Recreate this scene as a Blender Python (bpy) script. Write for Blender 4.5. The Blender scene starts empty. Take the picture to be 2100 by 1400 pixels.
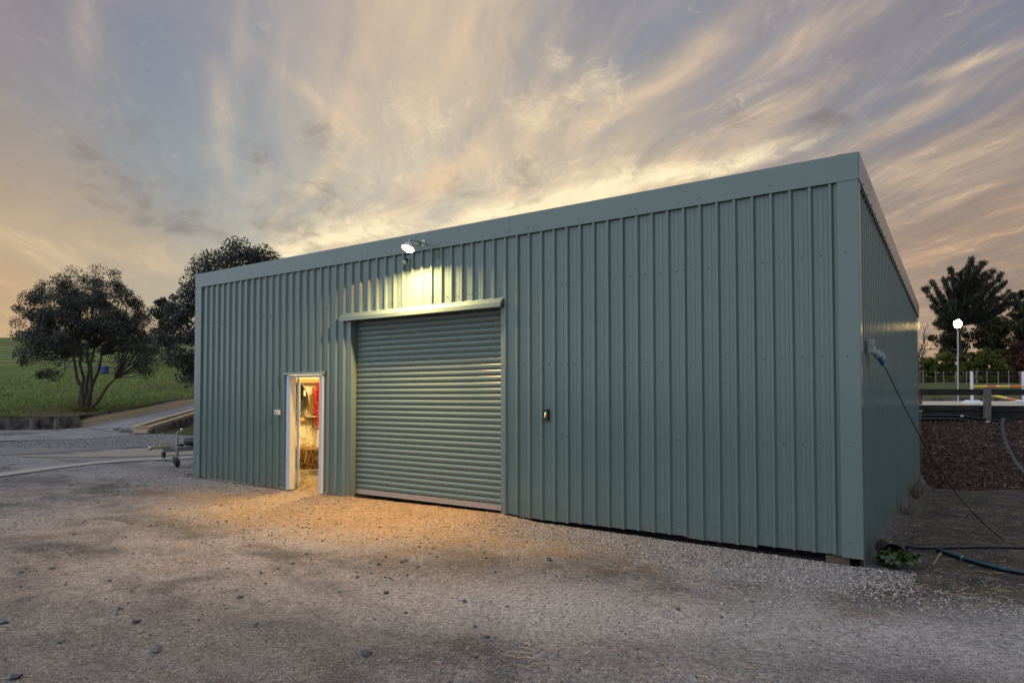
import bpy, math, random
import numpy as np
from mathutils import Vector, Matrix
R = math.radians
rng = np.random.default_rng(7); random.seed(7)
sc = bpy.context.scene
COL = sc.collection

# ---------------------------------------------------------------- camera frame
F = 1360.46; PX0 = 1048.62; PY0 = 771.17
YAW, PIT = -0.6014, 0.0289
CAM = np.array([0.9301, -7.7042, 1.6728])
W_ = np.array([math.sin(YAW)*math.cos(PIT), math.cos(YAW)*math.cos(PIT), math.sin(PIT)])
R_ = np.array([math.cos(YAW), -math.sin(YAW), 0.0])
U_ = np.cross(R_, W_)
def ray(x, y): return W_ + R_*(x-PX0)/F + U_*(PY0-y)/F
def at(x, y, d): return CAM + ray(x, y)*d                 # point at a depth
def gp(x, y, z=-.05):                                      # point on a level
    r = ray(x, y); return CAM + r*(z-CAM[2])/r[2]
def sd(s, d, z=0.):                                        # lateral / depth / height
    h = np.array([W_[0], W_[1], 0]); h /= np.linalg.norm(h)
    p = CAM + R_*s + h*d; return np.array([p[0], p[1], z])

cam_d = bpy.data.cameras.new('camera'); cam = bpy.data.objects.new('camera', cam_d); COL.objects.link(cam)
cam_d.sensor_width = 36; cam_d.lens = F/2100*36
cam_d.shift_x = (1050-PX0)/2100; cam_d.shift_y = (PY0-700)/2100
cam_d.clip_end = 3000; cam_d.clip_start = .05
M = Matrix.Identity(4)
for i in range(3):
    M[i][0] = R_[i]; M[i][1] = U_[i]; M[i][2] = -W_[i]; M[i][3] = CAM[i]
cam.matrix_world = M
sc.camera = cam

# ---------------------------------------------------------------- object helpers
def tag(o, label=None, cat=None, group=None, kind=None):
    if label: o['label'] = label
    if cat: o['category'] = cat
    if group: o['group'] = group
    if kind: o['kind'] = kind
    return o
def empty(name, loc, label, cat, group=None, rz=0):
    o = bpy.data.objects.new(name, None); COL.objects.link(o)
    o.location = Vector(loc); o.rotation_euler.z = rz
    o.empty_display_size = .2
    return tag(o, label, cat, group)
def link_mesh(name, me, m, parent=None, smooth=False):
    o = bpy.data.objects.new(name, me); COL.objects.link(o)
    me.materials.append(m)
    if parent is not None:
        o.parent = parent
        o.matrix_parent_inverse = (Matrix.Translation(parent.location) @ Matrix.Rotation(parent.rotation_euler.z, 4, 'Z')).inverted() if parent.type == 'EMPTY' else Matrix.Identity(4)
    if smooth: me.polygons.foreach_set('use_smooth', [True]*len(me.polygons))
    return o
def np_mesh(name, V, Fc):
    """V (n,3), Fc (m,k) arrays of equal-size faces"""
    me = bpy.data.meshes.new(name)
    V = np.asarray(V, np.float32); Fc = np.asarray(Fc, np.int32)
    me.vertices.add(len(V)); me.vertices.foreach_set('co', V.ravel())
    m, k = Fc.shape
    me.loops.add(m*k); me.loops.foreach_set('vertex_index', Fc.ravel())
    me.polygons.add(m); me.polygons.foreach_set('loop_start', np.arange(0, m*k, k, dtype=np.int32))
    me.update(calc_edges=True); me.validate()
    return me
class MB:
    def __init__(s): s.v = []; s.f = []
    def add(s, vs, fs):
        b = len(s.v); s.v += [tuple(map(float, v)) for v in vs]; s.f += [tuple(b+i for i in f) for f in fs]; return s
    def box(s, lo, hi, M=None):
        x0, y0, z0 = lo; x1, y1, z1 = hi
        vs = [(x0,y0,z0),(x1,y0,z0),(x1,y1,z0),(x0,y1,z0),(x0,y0,z1),(x1,y0,z1),(x1,y1,z1),(x0,y1,z1)]
        if M is not None: vs = [M @ Vector(v) for v in vs]
        return s.add(vs, [(0,3,2,1),(4,5,6,7),(0,1,5,4),(1,2,6,5),(2,3,7,6),(3,0,4,7)])
    def bar(s, a, b, w, h, up=(0,0,1)):           # box along a segment
        a = np.array(a, float); b = np.array(b, float); t = (b-a)/np.linalg.norm(b-a)
        up = np.array(up, float); n = np.cross(t, up); n /= np.linalg.norm(n); u = np.cross(n, t)
        vs = [p + n*i*w/2 + u*j*h/2 for p in (a, b) for i, j in ((-1,-1),(1,-1),(1,1),(-1,1))]
        return s.add(vs, [(0,3,2,1),(4,5,6,7),(0,1,5,4),(1,2,6,5),(2,3,7,6),(3,0,4,7)])
    def tube(s, pts, rad, n=8, caps=True):
        pts = [np.array(p, float) for p in pts]; k = len(pts)
        if np.isscalar(rad): rad = [rad]*k
        vs = []; ref = np.array([.31, .17, .93])
        prev = None
        for i, p in enumerate(pts):
            t = pts[min(i+1, k-1)] - pts[max(i-1, 0)]; t /= (np.linalg.norm(t)+1e-9)
            if prev is None:
                a = np.cross(t, ref); 
                if np.linalg.norm(a) < .05: a = np.cross(t, (1, 0, 0))
            else: a = prev - t*np.dot(prev, t)
            a /= np.linalg.norm(a)+1e-9; prev = a; b = np.cross(t, a)
            for j in range(n):
                q = 2*math.pi*j/n; vs.append(p + (a*math.cos(q)+b*math.sin(q))*rad[i])
        fs = [(i*n+j, i*n+(j+1) % n, (i+1)*n+(j+1) % n, (i+1)*n+j) for i in range(k-1) for j in range(n)]
        if caps: fs += [tuple(range(n-1, -1, -1)), tuple((k-1)*n+j for j in range(n))]
        return s.add(vs, fs)
    def cyl(s, a, b, r, n=16, r2=None): return s.tube([a, b], [r, r if r2 is None else r2], n)
    def lathe(s, prof, c=(0,0,0), n=24, ax='z'):
        vs = []
        for (r, z) in prof:
            for j in range(n):
                q = 2*math.pi*j/n; x, y = r*math.cos(q), r*math.sin(q)
                v = {'z': (x, y, z), 'y': (x, z, y), 'x': (z, x, y)}[ax]
                vs.append((v[0]+c[0], v[1]+c[1], v[2]+c[2]))
        k = len(prof)
        fs = [(i*n+j, i*n+(j+1) % n, (i+1)*n+(j+1) % n, (i+1)*n+j) for i in range(k-1) for j in range(n)]
        return s.add(vs, fs)
    def build(s, name, m, parent=None, smooth=False, bevel=0):
        me = bpy.data.meshes.new(name); me.from_pydata(s.v, [], s.f); me.update()
        o = link_mesh(name, me, m, parent, smooth)
        if bevel:
            b = o.modifiers.new('bevel', 'BEVEL'); b.width = bevel; b.segments = 2; b.limit_method = 'ANGLE'
        return o

# ---------------------------------------------------------------- materials
class NT:
    def __init__(s, m): s.t = m.node_tree; s.t.nodes.clear(); s.L = s.t.links
    def n(s, typ, **kw):
        nd = s.t.nodes.new(typ)
        for k, v in kw.items():
            if k == 'ins':
                for a, b in v.items():
                    if isinstance(b, bpy.types.NodeSocket): s.L.new(b, nd.inputs[a])
                    else: nd.inputs[a].default_value = b
            else: setattr(nd, k, v)
        return nd
    def math(s, op, a, b=None, c=None, clamp=False):
        nd = s.t.nodes.new('ShaderNodeMath'); nd.operation = op; nd.use_clamp = clamp
        for i, v in enumerate((a, b, c)):
            if v is None: continue
            if isinstance(v, bpy.types.NodeSocket): s.L.new(v, nd.inputs[i])
            else: nd.inputs[i].default_value = v
        return nd.outputs[0]
    def vm(s, op, a, b=None, scale=None, out=0):
        nd = s.t.nodes.new('ShaderNodeVectorMath'); nd.operation = op
        for i, v in enumerate((a, b)):
            if v is None: continue
            if isinstance(v, bpy.types.NodeSocket): s.L.new(v, nd.inputs[i])
            else: nd.inputs[i].default_value = v
        if scale is not None:
            if isinstance(scale, bpy.types.NodeSocket): s.L.new(scale, nd.inputs['Scale'])
            else: nd.inputs['Scale'].default_value = scale
        return nd.outputs[out]
    def ramp(s, f, lo, hi, a=0., b=1., smooth=True):
        nd = s.t.nodes.new('ShaderNodeMapRange'); nd.interpolation_type = 'SMOOTHSTEP' if smooth else 'LINEAR'
        s.L.new(f, nd.inputs[0])
        for i, v in zip((1, 2, 3, 4), (lo, hi, a, b)): nd.inputs[i].default_value = v
        return nd.outputs[0]
    def mix(s, f, a, b, mode='MIX'):
        nd = s.t.nodes.new('ShaderNodeMix'); nd.data_type = 'RGBA'; nd.blend_type = mode
        for i, v in ((0, f), (6, a), (7, b)):
            if isinstance(v, bpy.types.NodeSocket): s.L.new(v, nd.inputs[i])
            elif i == 0: nd.inputs[0].default_value = v
            else: nd.inputs[i].default_value = (*v[:3], 1)
        return nd.outputs[2]
    def noise(s, vec, scale, detail=4, rough=.55, dist=0., out=0):
        nd = s.n('ShaderNodeTexNoise'); s.L.new(vec, nd.inputs['Vector'])
        nd.inputs['Scale'].default_value = scale; nd.inputs['Detail'].default_value = detail
        nd.inputs['Roughness'].default_value = rough; nd.inputs['Distortion'].default_value = dist
        return nd.outputs[out]
    def voro(s, vec, scale, feature='F1', out='Distance', rnd=1.):
        nd = s.n('ShaderNodeTexVoronoi', feature=feature); s.L.new(vec, nd.inputs['Vector'])
        nd.inputs['Scale'].default_value = scale; nd.inputs['Randomness'].default_value = rnd
        return nd.outputs[out]
    def mapping(s, vec, scale=(1,1,1), rot=(0,0,0), loc=(0,0,0)):
        nd = s.n('ShaderNodeMapping'); s.L.new(vec, nd.inputs[0])
        nd.inputs['Scale'].default_value = scale; nd.inputs['Rotation'].default_value = rot; nd.inputs['Location'].default_value = loc
        return nd.outputs[0]
    def bump(s, h, strength=.3, dist=.02, nrm=None):
        nd = s.n('ShaderNodeBump'); s.L.new(h, nd.inputs['Height']); nd.inputs['Strength'].default_value = strength
        nd.inputs['Distance'].default_value = dist
        if nrm: s.L.new(nrm, nd.inputs['Normal'])
        return nd.outputs[0]
def newmat(name):
    m = bpy.data.materials.new(name); m.use_nodes = True; return m, NT(m)
def finish(t, col, rough=.7, nrm=None, spec=.5, metal=0., **kw):
    b = t.n('ShaderNodeBsdfPrincipled')
    for k, v in (('Base Color', col), ('Roughness', rough), ('Normal', nrm), ('Specular IOR Level', spec), ('Metallic', metal), *kw.items()):
        if v is None: continue
        if isinstance(v, bpy.types.NodeSocket): t.L.new(v, b.inputs[k])
        elif k in ('Base Color', 'Emission Color'): b.inputs[k].default_value = (*v[:3], 1)
        else: b.inputs[k].default_value = v
    o = t.n('ShaderNodeOutputMaterial'); t.L.new(b.outputs[0], o.inputs[0])
    return b
def hexc(r, g, b):
    f = lambda c: (c/255/12.92) if c/255 <= .04045 else ((c/255+.055)/1.055)**2.4
    return (f(r), f(g), f(b))
def pos(t): return t.n('ShaderNodeNewGeometry').outputs['Position']

def simple(name, col, rough=.6, metal=0., var=.15, scale=6., bump=0., spec=.5):
    m, t = newmat(name); p = pos(t)
    n = t.noise(p, scale, 6, .6); n2 = t.noise(p, scale*7, 3, .6)
    f = t.math('MULTIPLY_ADD', t.math('ADD', n, n2), var, 1-var)
    c = t.vm('SCALE', tuple(col), scale=f)
    nrm = t.bump(n2, bump, .01) if bump else None
    finish(t, c, t.ramp(n, .3, .7, max(rough-.08, .05), min(rough+.08, 1)), nrm, spec, metal); return m
def emis(name, col, s):
    m, t = newmat(name); e = t.n('ShaderNodeEmission', ins={'Color': (*col, 1), 'Strength': s})
    o = t.n('ShaderNodeOutputMaterial'); t.L.new(e.outputs[0], o.inputs[0]); return m

def island_mat(name, cols, rough=.8, bump=False, spec=.3, trans=0., tone_scale=None):
    """each loose piece takes its own tone"""
    m, t = newmat(name); g = t.n('ShaderNodeNewGeometry'); rnd = g.outputs['Random Per Island']
    cr = t.n('ShaderNodeValToRGB'); t.L.new(rnd, cr.inputs[0])
    el = cr.color_ramp.elements
    while len(el) < len(cols): el.new(.5)
    for i, c in enumerate(cols): el[i].position = i/(len(cols)-1); el[i].color = (*c, 1)
    c = cr.outputs[0]
    if tone_scale:
        n = t.noise(g.outputs['Position'], tone_scale, 3, .5); c = t.vm('SCALE', c, scale=t.ramp(n, .35, .65, .6, 1.45))
    nrm = t.bump(t.noise(g.outputs['Position'], 150, 4), .5, .01) if bump else None
    b = finish(t, c, rough, nrm, spec)
    if trans:
        tr = t.n('ShaderNodeBsdfTranslucent'); t.L.new(c, tr.inputs[0])
        mx = t.n('ShaderNodeMixShader', ins={0: trans}); t.L.new(b.outputs[0], mx.inputs[1]); t.L.new(tr.outputs[0], mx.inputs[2])
        o = [n for n in t.t.nodes if n.type == 'OUTPUT_MATERIAL'][0]; t.L.new(mx.outputs[0], o.inputs[0])
    return m

MAT = {}
def steel(name, col, rough=.34, dirt=True):
    m, t = newmat(name); p = pos(t)
    oi = t.n('ShaderNodeObjectInfo').outputs['Random']
    low = t.noise(t.mapping(p, (1.1, 1.1, .35)), 2.2, 3, .5)
    fine = t.noise(t.mapping(p, (1, 1, .5)), 14, 5, .6)
    f = t.math('ADD', t.math('MULTIPLY_ADD', low, .10, .93), t.math('MULTIPLY', t.math('SUBTRACT', oi, .5), .05))
    f = t.math('MULTIPLY', f, t.math('MULTIPLY_ADD', fine, .02, .99))
    c = t.vm('SCALE', tuple(col), scale=f)
    if dirt:   # splashed dust along the base, with a ragged outline
        z = t.n('ShaderNodeSeparateXYZ'); t.L.new(p, z.inputs[0])
        n = t.noise(p, 5, 6, .65); n2 = t.noise(t.mapping(p, (1, 1, .08)), 16, 4, .7)
        k = t.math('ADD', t.math('MULTIPLY', z.outputs[2], -1.6), t.math('MULTIPLY_ADD', n, .9, t.math('MULTIPLY', n2, .25)))
        c = t.mix(t.ramp(k, .15, .80, 0, .45), c, (.20, .175, .14))
    b1 = t.bump(low, .05, .05); b2 = t.bump(t.noise(p, 140, 2), .012, .003, b1)
    r = t.ramp(fine, .3, .7, rough-.02, rough+.03)
    finish(t, c, r, b2, .5); return m
MAT['teal'] = steel('painted_steel', (.129, .196, .187), .17)
MAT['teal_flash'] = steel('painted_flashing', (.140, .209, .201), .19)
MAT['curtain'] = simple('curtain_steel', (.112, .168, .156), .30, var=.06, scale=1.5)
MAT['lining'] = simple('cream_lining', (.70, .64, .50), .5, var=.10, scale=2)
MAT['jamb'] = simple('pale_blue_jamb', (.46, .55, .66), .35, var=.08, scale=5)
MAT['jamb_cream'] = simple('cream_jamb', (.60, .58, .50), .4, var=.08, scale=5)
MAT['alu'] = simple('aluminium', (.40, .38, .38), .35, .6, var=.12, scale=12)
MAT['galv'] = simple('galvanised', (.42, .44, .46), .42, .7, var=.2, scale=14)
MAT['white_plastic'] = simple('white_plastic', (.62, .62, .62), .35, var=.05)
MAT['grey_plastic'] = simple('grey_plastic', (.33, .37, .39), .4, var=.06)
MAT['blue_plastic'] = simple('blue_plastic', (.02, .11, .30), .35, var=.08)
MAT['black_plastic'] = simple('black_plastic', (.012, .012, .014), .35, var=.1)
MAT['rubber'] = simple('rubber', (.018, .02, .024), .55, var=.3, scale=12, bump=.2)
MAT['screw'] = simple('screw_steel', (.10, .14, .135), .4, .1, var=.1)
MAT['concrete'] = simple('concrete', (.27, .255, .235), .85, var=.25, scale=5, bump=.4)
MAT['pile'] = simple('timber_pile', (.11, .085, .06), .85, var=.35, scale=9, bump=.5)

def wood(name, a, b, axis_scale=(1, 1, 1), rough=.75, stain=None):
    m, t = newmat(name); tc = t.n('ShaderNodeTexCoord').outputs['Object']
    p = pos(t)
    g = t.noise(t.mapping(p, axis_scale), 9, 8, .65, 1.2); n = t.noise(p, 1.6, 5, .6)
    c = t.mix(t.ramp(g, .35, .68), a, b)
    if stain: c = t.mix(t.ramp(n, .42, .62), c, stain)
    finish(t, c, rough, t.bump(g, .5, .01)); return m
MAT['pine_new'] = wood('new_pine', (.52, .40, .25), (.62, .50, .34), (.5, .5, 5))
MAT['old_timber'] = wood('weathered_timber', (.07, .062, .056), (.19, .172, .155), (.25, .25, 4), .85, (.032, .028, .026))
MAT['black_timber'] = wood('black_stained_timber', (.010, .009, .009), (.042, .038, .036), (.25, .25, 3), .8, (.006, .006, .006))
MAT['post_timber'] = wood('grey_post', (.09, .08, .07), (.22, .20, .175), (3, 3, .3), .85)
MAT['orange_timber'] = wood('orange_timber', (.26, .09, .022), (.36, .14, .04), (3, 3, .4), .7)
MAT['girt'] = wood('girt_pine', (.42, .28, .11), (.55, .38, .17), (.5, .5, 4), .7)
MAT['bark_trunk'] = wood('tree_bark', (.05, .038, .03), (.15, .12, .10), (4, 4, .5), .9)
MAT['bark_dark'] = wood('dark_bark', (.02, .016, .013), (.05, .042, .036), (4, 4, .5), .9)

# ground ------------------------------------------------------------------
def ground_mat():
    m, t = newmat('yard_ground'); p = pos(t)
    xyz = t.n('ShaderNodeSeparateXYZ'); t.L.new(p, xyz.inputs[0]); X, Y = xyz.outputs[0], xyz.outputs[1]
    big = t.noise(t.mapping(p, (1, 1.7, 1), (0, 0, .5)), .42, 6, .6, .4)
    mid = t.noise(p, 2.3, 7, .62, .3)
    fine = t.noise(p, 26, 8, .7)
    grit = t.noise(p, 95, 4, .7)
    k = t.math('ADD', t.math('MULTIPLY', big, .6), t.math('MULTIPLY', mid, .4))
    c = t.mix(t.ramp(k, .36, .59), (.074, .076, .082), (.272, .263, .262))
    c = t.mix(t.ramp(t.noise(p, .9, 4, .5), .52, .70, 0, .40), c, (.205, .165, .13))
    # pale dusty wheel line across the front, darker grit low on the left
    A_, B_ = gp(820, 1225), gp(1850, 1300); ab = B_-A_; ab = ab/np.linalg.norm(ab); nn = np.array([-ab[1], ab[0], 0])
    dl = t.math('ABSOLUTE', t.vm('DOT_PRODUCT', t.vm('SUBTRACT', p, tuple(A_)), tuple(nn), out=1))
    dl = t.math('ADD', dl, t.math('MULTIPLY_ADD', mid, 1.5, -.75))
    along = t.ramp(t.vm('DOT_PRODUCT', t.vm('SUBTRACT', p, tuple(A_)), tuple(ab), out=1), -1.2, .6)
    c = t.mix(t.math('MULTIPLY', t.ramp(dl, .95, .1, 0, .62), along), c, (.40, .395, .40))
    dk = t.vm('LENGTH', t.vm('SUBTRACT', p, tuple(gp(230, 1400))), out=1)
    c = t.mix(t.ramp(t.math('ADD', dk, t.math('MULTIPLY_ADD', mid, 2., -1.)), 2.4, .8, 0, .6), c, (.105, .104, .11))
    # straw dust trodden in around the doors, tinted more orange for the lamp's glow
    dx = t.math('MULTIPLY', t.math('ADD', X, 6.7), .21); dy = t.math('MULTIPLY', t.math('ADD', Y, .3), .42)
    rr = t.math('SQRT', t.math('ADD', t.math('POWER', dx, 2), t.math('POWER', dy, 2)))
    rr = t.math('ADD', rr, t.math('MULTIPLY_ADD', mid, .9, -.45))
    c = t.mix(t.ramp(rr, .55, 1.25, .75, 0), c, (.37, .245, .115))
    # pale drainage gravel along the wall
    yy = t.math('ADD', Y, t.math('MULTIPLY_ADD', mid, 1.9, -.95))
    gx = t.math('ADD', t.ramp(X, -4.6, -2.2), t.ramp(X, -9.0, -10.2), clamp=True)
    gm = t.math('MULTIPLY', t.math('MULTIPLY', t.ramp(yy, -1.6, -.35), .8), gx)
    gm = t.math('MULTIPLY', gm, t.math('MULTIPLY', t.ramp(X, 1.6, .5), t.ramp(Y, .25, -.1)))
    gm = t.math('MULTIPLY', gm, t.ramp(fine, .28, .5))
    cellc = t.voro(p, 42, out='Color'); cs = t.n('ShaderNodeSeparateColor'); t.L.new(cellc, cs.inputs[0])
    gc = t.mix(cs.outputs[0], (.055, .056, .060), (.46, .46, .465))
    c = t.mix(gm, c, gc)
    # dark soil beside the shed
    sx = t.math('ADD', X, t.math('MULTIPLY_ADD', mid, 1.2, -.6))
    sm = t.math('MULTIPLY', t.ramp(sx, -.25, .3), t.ramp(t.math('ADD', t.math('MULTIPLY', X, -.9), t.math('ADD', Y, t.math('MULTIPLY', mid, 1.2))), -1.9, -.5))
    soil = t.mix(t.ramp(mid, .4, .62), (.030, .026, .024), (.085, .066, .050))
    soil = t.mix(t.math('MULTIPLY', t.ramp(t.noise(p, 1.3, 5, .6), .52, .66), .6), soil, (.055, .062, .022))
    c = t.mix(sm, c, soil)
    # stones in the surface
    v = t.voro(p, 30, out='Distance'); vc = t.n('ShaderNodeSeparateColor'); t.L.new(t.voro(p, 30, out='Color'), vc.inputs[0])
    st = t.math('MULTIPLY', t.ramp(v, .42, .30), t.ramp(vc.outputs[1], .58, .72))
    stc = t.mix(vc.outputs[2], (.06, .062, .07), (.30, .29, .28))
    c = t.mix(t.math('MULTIPLY', st, .75), c, stc)
    v2 = t.voro(p, 85, out='Distance'); vc2 = t.n('ShaderNodeSeparateColor'); t.L.new(t.voro(p, 85, out='Color'), vc2.inputs[0])
    st2 = t.math('MULTIPLY', t.ramp(v2, .5, .3), t.ramp(vc2.outputs[1], .45, .6))
    c = t.mix(t.math('MULTIPLY', st2, .8), c, t.mix(vc2.outputs[2], (.045, .045, .05), (.42, .40, .37)))
    c = t.vm('SCALE', c, scale=t.math('MULTIPLY', t.ramp(fine, .38, .63, .66, 1.34, False), t.ramp(grit, .42, .58, .62, 1.38, False)))
    h = t.math('ADD', t.math('MULTIPLY', fine, .9), t.math('MULTIPLY', grit, .35))
    h = t.math('ADD', h, t.math('ADD', t.math('MULTIPLY', st, .6), t.math('MULTIPLY', st2, .3)))
    h = t.math('ADD', h, t.math('MULTIPLY', mid, 1.2))
    finish(t, c, .92, t.bump(h, .75, .035), .25); return m
MAT['ground'] = ground_mat()

def grass_mat(name, a, b, c3, dirt=(.10, .075, .05), dirtiness=.5, patch=None):
    m, t = newmat(name); p = pos(t)
    big = t.noise(p, .16, 5, .6); mid = t.noise(t.mapping(p, (1, 1, 1)), .9, 7, .65); fine = t.noise(t.mapping(p, (6, 6, 2)), 2.2, 6, .7)
    c = t.mix(t.ramp(mid, .38, .62), a, b)
    c = t.mix(t.ramp(fine, .45, .7), c, c3)
    c = t.mix(t.math('MULTIPLY', t.ramp(t.math('ADD', big, t.math('MULTIPLY', fine, .2)), .58, .72), dirtiness), c, dirt)
    if patch is not None:
        dd = t.vm('LENGTH', t.vm('MULTIPLY', t.vm('SUBTRACT', p, tuple(patch)), (.26, .26, .1)), out=1)
        c = t.mix(t.ramp(t.math('ADD', dd, t.math('MULTIPLY_ADD', mid, 1.6, -.8)), .95, .45, 0, .9), c, (.15, .105, .07))
    c = t.vm('SCALE', c, scale=t.math('MULTIPLY', t.ramp(fine, .3, .7, .62, 1.38, False), t.ramp(big, .35, .65, .82, 1.2, False)))
    h = t.math('ADD', mid, t.math('MULTIPLY', fine, .6))
    finish(t, c, .95, t.bump(h, .9, .35), .2); return m
MAT['grass'] = grass_mat('hill_grass', (.095, .165, .030), (.155, .215, .045), (.23, .24, .09), patch=at(130, 842, 36.6))
MAT['field'] = grass_mat('field_grass', (.080, .105, .035), (.12, .135, .05), (.16, .16, .07))
def ramp_mat():
    m, t = newmat('ramp_concrete'); p = pos(t); n = t.noise(p, .7, 7, .6); f = t.noise(p, 14, 5, .7)
    c = t.mix(t.ramp(n, .35, .65), (.165, .166, .172), (.24, .238, .24)); c = t.vm('SCALE', c, scale=t.ramp(f, .3, .7, .85, 1.15))
    finish(t, c, .85, t.bump(f, .3, .01), .3); return m
MAT['ramp'] = ramp_mat()
MAT['strip'] = simple('pale_concrete', (.30, .285, .27), .85, var=.25, scale=3, bump=.3)
MAT['track'] = simple('pale_track', (.24, .21, .18), .9, var=.35, scale=1.4, bump=.15)
MAT['loose_gravel'] = simple('loose_gravel_bed', (.15, .15, .155), .9, var=.5, scale=9, bump=.25)
MAT['sand'] = simple('arena_sand', (.40, .35, .29), .9, var=.25, scale=3, bump=.5)
def barkbed():
    m, t = newmat('bark_mulch'); p = pos(t); v = t.n('ShaderNodeSeparateColor'); t.L.new(t.voro(t.mapping(p, (1, 1, 1.6)), 17, out='Color'), v.inputs[0])
    c = t.mix(v.outputs[0], (.018, .011, .010), (.07, .042, .033)); n = t.noise(p, 30, 5, .7)
    finish(t, c, .9, t.bump(t.math('ADD', n, v.outputs[1]), .9, .05), .2); return m
MAT['bark_bed'] = barkbed()
MAT['chips'] = island_mat('bark_chips', [(.024,.012,.011),(.050,.026,.021),(.085,.045,.036),(.13,.072,.055),(.26,.17,.13),(.095,.052,.04)], .75)
MAT['gravel_grey'] = island_mat('grey_gravel', [(.05,.052,.058),(.11,.108,.11),(.18,.17,.165),(.26,.25,.235),(.085,.087,.095),(.38,.365,.345)], .85)
MAT['gravel_pale'] = island_mat('pale_gravel', [(.08,.08,.086),(.22,.222,.228),(.36,.36,.36),(.28,.278,.275),(.13,.132,.14),(.52,.52,.51)], .85)
MAT['straw'] = island_mat('straw', [(.22,.165,.10),(.36,.285,.175),(.46,.38,.25),(.16,.11,.07),(.30,.235,.15)], .7)
MAT['hay'] = island_mat('hay', [(.24,.15,.05),(.46,.31,.11),(.56,.40,.16),(.30,.19,.07),(.12,.075,.03)], .75, trans=.2)
MAT['rock'] = simple('dark_rock', (.115, .124, .138), .8, var=.35, scale=22, bump=.6)
MAT['rock_pale'] = simple('pale_rock', (.16, .155, .15), .85, var=.35, scale=18, bump=.6)

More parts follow.
